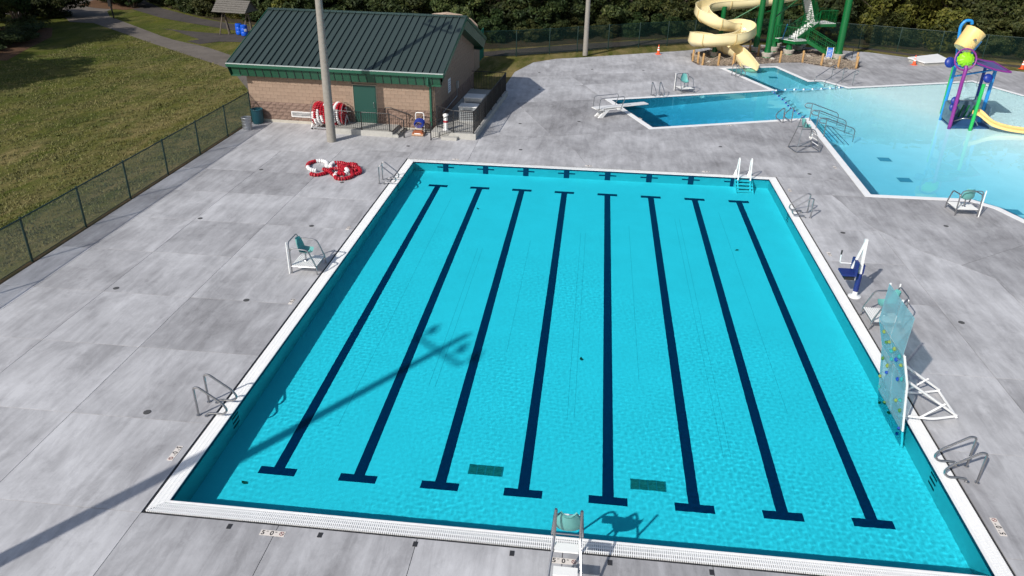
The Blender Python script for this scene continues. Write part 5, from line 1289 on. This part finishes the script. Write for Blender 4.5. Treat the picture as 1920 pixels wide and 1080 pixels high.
bk = MB().lathe([(.46, -.55), (.50, -.50), (.56, .50), (.58, .56), (.54, .56), (.50, .45), (.44, -.45)], n=28, M=T.to_3x3().to_4x4(), capb=True, capt=False).build('tipping_bucket', M['bucket'], PS, True); bk.location = T.translation
MB().lathe([(.07, -.66), (.07, .66)], n=8, M=T.to_3x3().to_4x4() @ Matrix.Rotation(PI / 2, 4, 'X')).build('axle', M['steel'], bk, True)
# green shell disc with purple ring, blue one behind
c = Vector((28.68, 34.5, 3.62)) - Vector(PO); Rr = Matrix.Rotation(math.radians(75), 4, 'X') @ Matrix.Rotation(math.radians(0), 4, 'Z')
vs = [(0, 0, .28)]; 
for rr, hh in ((.20, .25), (.36, .14), (.44, 0)):
    for k in range(24): a = k * PI / 12; q = 1 + .10 * (k % 2); vs.append((rr * q * math.cos(a), rr * q * .85 * math.sin(a), hh))
fs = [(0, 1 + k, 1 + (k + 1) % 24) for k in range(24)]
for j in range(2):
    for k in range(24): a = 1 + j * 24 + k; b_ = 1 + j * 24 + (k + 1) % 24; fs.append((a, a + 24, b_ + 24, b_))
MB().add([Rr @ Vector(v) + c for v in vs], fs).build('shell_shield', M['lime'], PS, False)
MB().tube([Rr @ Vector((.56 * math.cos(a * PI / 12), .56 * math.sin(a * PI / 12), -.02)) + c for a in range(24)], .045, 8, closed=True).build('purple_ring', M['purple'], PS, True)
def dome(nm, p, r, m, squash=.5): MB().lathe([(r, 0), (r * .9, r * squash * .5), (r * .55, r * squash * .9), (.02, r * squash)], Vector(p) - Vector(PO), 14, M=Matrix.Rotation(math.radians(70), 4, 'X')).build(nm, M[m], PS, True)
dome('water_shield', (28.25, 35.3, 3.30), .30, 'blue_deep'); dome('water_shield', (30.35, 35.0, 2.57), .26, 'blue_deep')
for z in (1.35, .98): dome('spray_cup', (28.78, 34.6, z), .24, 'blue_deep', .4)
ptube('spray_pipe', [(28.75, 34.6, 1.35), (29.3, 34.8, 1.35), (30.0, 35.2, 1.25), (30.2, 35.3, 1.0)], .025, 'steel'); ptube('valve_post', [(29.7, 36.5, .2), (29.7, 36.5, 1.45)], .06, 'sky_blue'); ptube('spray_pipe', [(28.8, 34.6, .12), (29.3, 34.2, .5), (29.9, 34.2, .45), (30.2, 34.3, .1)], .03, 'steel')
# canopy
nx = 10; rows = []; 
for i in range(nx + 1):
    t = i / nx; x = 29.25 + t * 2.2; z = 3.34 - .40 * math.sin(t * PI * .5)
    for y in (34.7, 37.9): rows.append((x + (.35 if y > 36 else 0), y - (y > 36) * .2 + t * .3, z + .12 * (1 - t)))
fs = [(2 * i, 2 * i + 2, 2 * i + 3, 2 * i + 1) for i in range(nx)]
MB(PO).add(rows, fs).add([(x, y, z - .03) for x, y, z in rows], [tuple(reversed(f)) for f in fs]).build('canopy', mat('canopy_blue', (.10, .10, .27), .4), PS, True)
MB(PO).tube([rows[2 * i] for i in range(nx + 1)] + [rows[2 * i + 1] for i in range(nx, -1, -1)], .055, 6, closed=True).build('canopy_rim', M['purple'], PS, True)
# platform, printed side panels, toddler slide
caust(MB(PO).prism([(28.8, 34.2), (30.9, 34.4), (31.4, 37.8), (28.95, 36.2)], -.35, -.02).build('platform', mat('platform_blue', (.03, .10, .25), .5), PS))
art = mat('panel_art', (.02, .05, .12), .4, col2=(.16, .26, .30), nscale=3.5, detail=6)
for p, q in (((28.9, 36.1), (30.9, 36.6)), ((28.72, 34.3), (28.9, 36.05)), ((30.9, 34.8), (31.3, 37.7))):
    a = Vector((*p, 0)); b = Vector((*q, 0)); MB(PO).beam(a + Vector((0, 0, .55)), b + Vector((0, 0, .55)), .04, .95).build('side_panel', art, PS)
for k in range(6): ptube('weed_cutout', [(28.95 + k * .3, 35.9 + k * .06, .1), (28.9 + k * .3, 35.85, .5), (29.0 + k * .3, 35.9, .85)], .05, 'tower_green', 6)
P = spline([(29.85, 34.35, .78), (30.1, 34.1, .72), (30.7, 33.75, .30), (31.5, 33.5, .12), (32.35, 33.35, .06)], 5); vs = []; fs = []
prof = [(-.30, .20), (-.27, .20), (-.24, .03), (0, 0), (.24, .03), (.27, .20), (.30, .20)]
for i, p in enumerate(P):
    d = P[min(i + 1, len(P) - 1)] - P[max(i - 1, 0)]; h = Vector((d.x, d.y, 0)).normalized(); sd = Vector((-h.y, h.x, 0))
    for a, b in prof: vs.append(p + sd * a + Vector((0, 0, b)))
for i in range(len(P) - 1):
    for k in range(6): a = i * 7 + k; fs.append((a, a + 1, a + 8, a + 7))
caust(MB(PO).add(vs, fs).add([v - Vector((0, 0, .05)) for v in vs], [tuple(reversed(f)) for f in fs]).build('toddler_slide', M['bucket'], PS, True))
caust(MB(PO).cbox((32.5, 33.33, .0), (.35, .5, .12)).build('slide_pad', M['sky_blue'], PS))

# ------------------------------------------------------------------ shelter, barrels, sign post on the left
r = empty('timber_shelter', (-22.2, 55.2, 0), math.radians(-9), 'small open timber shelter with grey shingle gable roof', 'shelter')
for s in (-1, 1):
    for dx, dy in ((-.45, -.5), (.10, .45), (.45, -.1)): MB().tube([(s * 1.15 + dx * .7, dy, 0), (s * 1.15, 0, 2.1)], .055, 6).build('leg', M['oldwood'], r)
    MB().beam((s * 1.15, -.6, 1.95), (s * 1.15, .6, 1.95), .08, .12).build('beam', M['oldwood'], r)
MB().beam((-1.3, 0, 2.2), (1.3, 0, 2.2), .1, .14).build('ridge_beam', M['oldwood'], r)
for s in (-1, 1):
    for k in range(6):
        a0, a1 = k / 6, (k + 1) / 6; y0_, y1_ = s * (1.05 - 1.05 * a0), s * (1.05 - 1.05 * a1); z0_, z1_ = 1.92 + .92 * a0, 1.92 + .92 * a1 - .015
        MB().add([(-1.6, y0_, z0_ + .03), (1.6, y0_, z0_ + .03), (1.6, y1_, z1_), (-1.6, y1_, z1_), (-1.6, y0_, z0_), (1.6, y0_, z0_), (1.6, y1_, z1_ - .03), (-1.6, y1_, z1_ - .03)], [(0, 1, 2, 3), (7, 6, 5, 4), (0, 4, 5, 1), (0, 3, 7, 4), (1, 5, 6, 2)]).build('shingle_course', M['shingle'], r)
    MB().add([(s * 1.45, -1.0, 1.92), (s * 1.45, 1.0, 1.92), (s * 1.45, 0, 2.80), (s * 1.48, -1.0, 1.92), (s * 1.48, 1.0, 1.92), (s * 1.48, 0, 2.80)], [(0, 1, 2), (5, 4, 3), (0, 3, 4, 1)]).build('gable_end', M['shingle'], r)
def barrel(x, y, lab, top=True):
    r = empty('blue_barrel', (x, y, 0), .4, lab, 'barrel', 'blue plastic barrels under the shelter')
    MB().lathe([(.25, 0), (.28, .05), (.29, .28), (.275, .31), (.29, .34), (.29, .58), (.275, .61), (.29, .64), (.28, .86), (.24, .90)], n=20).build('barrel_body', M['blue_barrel'], r, True)
    return r
barrel(-22.15, 55.35, 'left blue barrel under the timber shelter'); b2 = barrel(-21.45, 54.8, 'right blue barrel with a white label under the timber shelter')
T = Matrix.Rotation(-1.2, 4, 'Z'); MB().box(.285, .30, -.10, .10, .38, .58, M=T).build('label', M['sign_white'], b2)
r = empty('sign_post', (-37.3, 61.5, 0), 0, 'dark post with small box beside the drive at the far left', 'post')
MB().tube([(0, 0, 0), (-.15, 0, 3.2)], .07, 8).build('post_shaft', M['black_metal'], r, True); MB().cbox((-.07, -.06, 1.35), (.30, .20, .55)).build('box', M['black_metal'], r)
# ------------------------------------------------------------------ vegetation
def leafmat(name, c1, c2, c3, obj=.18):
    m = bpy.data.materials.new(name); m.use_nodes = True; nt = m.node_tree; L = nt.links.new; b = nt.nodes['Principled BSDF']; b.inputs['Roughness'].default_value = .6; b.inputs['Specular IOR Level'].default_value = .25
    g = nt.nodes.new('ShaderNodeNewGeometry'); oi = nt.nodes.new('ShaderNodeObjectInfo'); tc = nt.nodes.new('ShaderNodeTexCoord')
    n = nt.nodes.new('ShaderNodeTexNoise'); n.inputs['Scale'].default_value = .9; n.inputs['Detail'].default_value = 3; L(tc.outputs['Object'], n.inputs['Vector'])
    cr = nt.nodes.new('ShaderNodeValToRGB'); cr.color_ramp.elements[0].color = (*c1, 1); cr.color_ramp.elements[1].color = (*c3, 1); e = cr.color_ramp.elements.new(.55); e.color = (*c2, 1)
    a = nt.nodes.new('ShaderNodeMath'); a.operation = 'MULTIPLY_ADD'; a.inputs[1].default_value = .6; L(g.outputs['Random Per Island'], a.inputs[0])
    q = nt.nodes.new('ShaderNodeMapRange'); q.inputs[1].default_value = .3; q.inputs[2].default_value = .7; q.inputs[3].default_value = -.15; q.inputs[4].default_value = .45; L(n.outputs['Fac'], q.inputs[0]); L(q.outputs[0], a.inputs[2]); L(a.outputs[0], cr.inputs[0])
    hs = nt.nodes.new('ShaderNodeHueSaturation'); L(cr.outputs[0], hs.inputs['Color']); r2 = nt.nodes.new('ShaderNodeMapRange'); r2.inputs[3].default_value = 1 - obj; r2.inputs[4].default_value = 1 + obj; L(oi.outputs['Random'], r2.inputs[0]); L(r2.outputs[0], hs.inputs['Value'])
    h2 = nt.nodes.new('ShaderNodeMath'); h2.operation = 'MULTIPLY_ADD'; h2.inputs[1].default_value = .06; h2.inputs[2].default_value = .47; L(oi.outputs['Random'], h2.inputs[0]); L(h2.outputs[0], hs.inputs['Hue'])
    L(hs.outputs[0], b.inputs['Base Color'])
    t = nt.nodes.new('ShaderNodeBsdfTranslucent'); L(hs.outputs[0], t.inputs[0]); mx = nt.nodes.new('ShaderNodeMixShader'); mx.inputs[0].default_value = .28; L(b.outputs[0], mx.inputs[1]); L(t.outputs[0], mx.inputs[2]); L(mx.outputs[0], nt.nodes['Material Output'].inputs[0])
    return m
LM = {'dark': leafmat('leaf_dark', (.012, .024, .008), (.040, .062, .018), (.085, .10, .03)), 'mid': leafmat('leaf_mid', (.020, .034, .010), (.062, .078, .022), (.13, .13, .04)),
      'yellow': leafmat('leaf_yellow', (.035, .050, .010), (.12, .13, .022), (.24, .22, .05)), 'hedge': leafmat('leaf_hedge', (.018, .035, .012), (.055, .085, .028), (.11, .14, .05))}
def crown_mesh(name, rx, ry, rz, leaves, size, m, seed, lumps=26, lump_r=.42, hang=0):
    """leaf cards gathered into many small clumps over an uneven volume, with gaps between clumps"""
    R = np.random.default_rng(seed); cs = []
    while len(cs) < lumps:
        p = R.uniform(-1, 1, 3); d = np.linalg.norm(p)
        if .35 < d < 1.0: cs.append((p * (1 + R.uniform(-.12, .14)), R.uniform(.55, 1.25)))
    per = leaves // lumps; C_ = []; 
    for p, k in cs:
        q = R.normal(0, 1, (per, 3)); q /= np.linalg.norm(q, axis=1)[:, None]; q *= (R.uniform(.35, 1, per) ** .5)[:, None] * lump_r * k; q[:, 2] *= .75
        C_.append(p[None] + q)
    C_ = np.concatenate(C_) * np.array([rx, ry, rz]); n = len(C_)
    nrm = C_ / (np.linalg.norm(C_, axis=1)[:, None] + 1e-6) * .7 + R.normal(0, .55, (n, 3)) + np.array([0, 0, .35]); nrm /= np.linalg.norm(nrm, axis=1)[:, None]
    t = np.cross(nrm, R.normal(0, 1, (n, 3))); t /= np.linalg.norm(t, axis=1)[:, None]; b = np.cross(nrm, t); s = (size * R.uniform(.6, 1.35, n))[:, None]
    V = np.stack([C_ - t * s * .9, C_ - b * s * .42 + nrm * s * .08, C_ + t * s, C_ + b * s * .42 + nrm * s * .08], 1).reshape(-1, 3)
    F = np.arange(n * 4).reshape(-1, 4); me = bpy.data.meshes.new(name); me.vertices.add(len(V)); me.vertices.foreach_set('co', V.astype(np.float32).ravel()); me.loops.add(F.size); me.loops.foreach_set('vertex_index', F.astype(np.int32).ravel())
    me.polygons.add(n); me.polygons.foreach_set('loop_start', np.arange(0, F.size, 4, dtype=np.int32)); me.update(calc_edges=True); me.materials.append(m); return me
def trunk_mesh(h, r0, seed, fork=4):
    R = random.Random(seed); mb = MB(); P = spline([(0, 0, -.1), (R.uniform(-.1, .1), R.uniform(-.1, .1), h * .35), (R.uniform(-.2, .2), R.uniform(-.2, .2), h * .7), (R.uniform(-.3, .3), R.uniform(-.3, .3), h)], 3)
    mb.tube(P, [r0 * (1.25 - .85 * i / (len(P) - 1)) for i in range(len(P))], 8)
    for k in range(fork):
        z = h * R.uniform(.3, .75); a = R.uniform(0, 6.28); l = h * R.uniform(.3, .5); mb.tube([(0, 0, z), (l * .5 * math.cos(a), l * .5 * math.sin(a), z + l * .4), (l * math.cos(a), l * math.sin(a), z + l * .75)], [r0 * .5, r0 * .32, r0 * .12], 6)
    return mb.mesh('trunk', M['bark'], True)
CR = {}
for k, (mk, nl) in enumerate((('dark', 9000), ('dark', 9000), ('mid', 9000), ('mid', 9000), ('yellow', 8000))): CR[(mk, k)] = crown_mesh('crown', 2.5, 2.3, 2.3, nl, .17, LM[mk], 40 + k, 34, .36)
crowns = {'dark': [CR[('dark', 0)], CR[('dark', 1)]], 'mid': [CR[('mid', 2)], CR[('mid', 3)]], 'yellow': [CR[('yellow', 4)]]}
TK = [trunk_mesh(4.5, .16, s) for s in range(3)]
rnd = random.Random(21); ntree = [0]
def tree(x, y, s, kind, lift, label, group, name='woodland_tree', cat='tree', zs=1.0, trunk=True):
    ntree[0] += 1
    r = empty(name, (x, y, 0), rnd.uniform(0, 6.28), label, cat, group)
    if trunk: linkmesh('trunk', TK[rnd.randint(0, 2)], r, (0, 0, 0), scale=(s, s, s * lift / 2.2))
    linkmesh('crown', rnd.choice(crowns[kind]), r, (0, 0, lift * s), scale=(s, s, s * zs)); return r
def along(pts, step):
    out = []; 
    for a, b in zip(pts[:-1], pts[1:]): out += seg_pts(a, b, step)
    return out
EDGE = [(-44, 82), (-41.5, 76.5), (-36.6, 71.2), (-31.2, 66.6), (-27, 63.8), (-17.5, 60.2), (-9, 57.0), (-3, 55.2), (2.5, 57.4), (7, 59.8), (12, 62.0), (17, 64.2), (21, 65.8), (28, 65.2), (33.6, 62.0), (38, 59.8), (44, 57.2), (50, 54.6), (58, 50.5), (66, 46)]
def zone(p):
    x = p.x
    return ('beyond the far left drive' if x < -20 else 'behind the pump building' if x < 2 else 'behind the back fence and pole' if x < 14 else 'behind the slide tower' if x < 31 else 'beyond the bucket structure')
def kindpick(x, hi):
    t = rnd.random()
    if x > 31: return 'yellow' if t < .30 else 'mid' if t < .8 else 'dark'
    if x > 14: return 'yellow' if t < .12 else 'mid' if t < .6 else 'dark'
    return 'yellow' if t < .05 else 'mid' if t < .42 else 'dark'
words_ = {'dark': 'dark green', 'mid': 'olive green', 'yellow': 'yellowish green'}
for p in along(EDGE, 2.2):   # low shrubs at the edge
    k = kindpick(p.x, 0); s = rnd.uniform(.42, .66); q = p + Vector((rnd.uniform(-.6, .6), rnd.uniform(-.3, .9)))
    tree(q.x, q.y, s, k, 1.6, '%s leafy shrub at the wood edge %s' % (words_[k], zone(p)), '%s shrubs %s' % (words_[k], zone(p)), 'woodland_shrub', 'shrub', zs=.9, trunk=False)
for row, (dy, s0, lift, st) in enumerate(((2.2, .95, 2.0, 2.7), (4.8, 1.25, 2.8, 3.4), (8.0, 1.6, 3.4, 4.5))):
    for p in along(EDGE, st):
        q = p + Vector((rnd.uniform(-.9, .9), dy + rnd.uniform(-.9, .9))); k = kindpick(p.x, 1); s = s0 * rnd.uniform(.85, 1.2)
        tree(q.x, q.y, s, k, lift, '%s %s in the wood %s' % (words_[k], ('slim front tree', 'taller tree', 'tall rear tree')[row], zone(p)), '%s trees, row %s, %s' % (words_[k], ('one', 'two', 'three')[row], zone(p)))
# distant wood mass
me = crowns['dark'][0]
big = crown_mesh('far_wood', 1, 1, 1, 22000, .06, LM['dark'], 77, 90, .2)
for i, (x, y, sx) in enumerate(((-75, 100, 30), (-30, 90, 30), (15, 90, 32), (60, 80, 32), (100, 55, 34), (-100, 70, 26))):
    linkmesh('far_wood', big, None, (x, y, 4), scale=(sx, 9, 9), kind='stuff')
# hedge, shrubs and tree on the left
HB = crown_mesh('foliage', 1, .7, .5, 4200, .055, LM['hedge'], 61, 30, .38)
for i, (x, y, s) in enumerate(((-40.6, 54.0, 1.1), (-39.2, 51.8, 1.1), (-38.3, 49.8, 1.1), (-37.4, 47.8, 1.15), (-36.9, 45.6, 1.2), (-37.2, 43.2, 1.2))):
    r = empty('clipped_shrub', (x, y, 0), 1.1 + i, 'low clipped green shrub, number %s of the row along the brown planting bed' % ('one two three four five six'.split()[i]), 'shrub', 'row of clipped shrubs'); linkmesh('foliage', HB, r, (0, 0, .5 * s), scale=(s * 1.3, s * 1.6, s))
big_c = crown_mesh('crown', 3.0, 2.8, 2.1, 14000, .16, LM['dark'], 91, 46, .33)
for x, y, z, s, lab in ((-41.6, 54.2, 3.6, .95, 'multi-stemmed tree with dark crown at the top left corner'), (-45.5, 61.6, 1.7, .8, 'round dark bush left of the drive, left one'), (-42.8, 61.4, 1.7, .78, 'round dark bush left of the drive, right one'), (-47, 57.5, 2.5, 1.0, 'dark bush half hidden behind the multi-stemmed tree'), (-41.9, 70.4, 1.6, .62, 'dark shrub on the mulched traffic island'), (-39.6, 69.0, 1.4, .5, 'smaller dark shrub on the mulched traffic island'), (-44.5, 72, 1.8, .7, 'shrub at the back of the mulched island')):
    r = empty('garden_tree' if z > 3 else 'garden_bush', (x, y, 0), x, lab, 'tree' if z > 3 else 'bush'); linkmesh('crown', big_c, r, (0, 0, z), scale=(s, s, s))
    mb = MB()
    for k in range(6): a = k * 1.05; mb.tube([(.1 * math.cos(a), .1 * math.sin(a), -.05), (.5 * math.cos(a), .5 * math.sin(a), z * .5), (.9 * math.cos(a), .9 * math.sin(a), z * .95)], [.11, .08, .05], 7)
    mb.build('trunk', M['bark'], r, True)
# tree out of view at the left whose shade falls on the lawn
for (x, y, z, s) in ((-36.5, 29.5, 7.2, 1.45), (-40.5, 33.0, 6.0, 1.2), (-41.5, 42.0, 7.5, 1.25), (-39.0, 46.5, 6.2, .85), (-44.5, 47.5, 7.0, 1.2)):
    r = empty('lawn_tree', (x, y, 0), 0, 'broad tree standing on the lawn at the far left', 'tree', 'trees on the left lawn'); linkmesh('crown', big_c, r, (0, 0, z), scale=(s, s, s)); MB().tube([(0, 0, -.1), (.1, 0, z * .5), (0, .1, z)], [.35, .28, .2], 10).build('trunk', M['bark'], r, True)
# grass blades gathered in tufts and combed clippings that break up the lawn surface
R = np.random.default_rng(5); nc = 15000
cx = -10.3 - R.uniform(0, 1, nc) ** 1.25 * 34; cy = R.uniform(-2, 66, nc); ok = ~inpoly(cx, cy, [(-9.9, 31.2), (-13.3, 35.9), (-18.2, 42.6), (-28.1, 50.6), (-37.8, 58.5), (-46, 62), (-46, 70), (-9, 70)]) & ~((cx < -32.6) & (cy > 40)); cx, cy = cx[ok], cy[ok]; nc = len(cx); per = 13
dirx, diry = math.cos(.95), math.sin(.95); t_ = R.normal(0, .22, (nc, per)); u_ = R.normal(0, .055, (nc, per))
lx = (cx[:, None] + t_ * dirx - u_ * diry).ravel(); ly = (cy[:, None] + t_ * diry + u_ * dirx).ravel(); keep_ = lx < -10.0; lx, ly = lx[keep_], ly[keep_]; n = len(lx)
a = R.uniform(0, 6.28, n); h = R.uniform(.03, .11, n); lean = R.normal(0, .05, (n, 2)); wd = .024
V = np.stack([np.stack([lx - wd * np.cos(a), ly - wd * np.sin(a), np.full(n, -.05)], 1), np.stack([lx + wd * np.cos(a), ly + wd * np.sin(a), np.full(n, -.05)], 1), np.stack([lx + lean[:, 0], ly + lean[:, 1], -.05 + h], 1)], 1).reshape(-1, 3)
me = bpy.data.meshes.new('lawn_grass'); me.vertices.add(len(V)); me.vertices.foreach_set('co', V.astype(np.float32).ravel()); me.loops.add(3 * n); me.loops.foreach_set('vertex_index', np.arange(3 * n, dtype=np.int32)); me.polygons.add(n); me.polygons.foreach_set('loop_start', np.arange(0, 3 * n, 3, dtype=np.int32)); me.update(calc_edges=True)
me.materials.append(mat('grass_blade', (.060, .088, .012), .8, col2=(.22, .185, .07), nscale=.30, detail=7, island=.45)); o = bpy.data.objects.new('grass', me); COL.objects.link(o); o['kind'] = 'stuff'
print('trees', ntree[0], 'objects', len(bpy.data.objects))
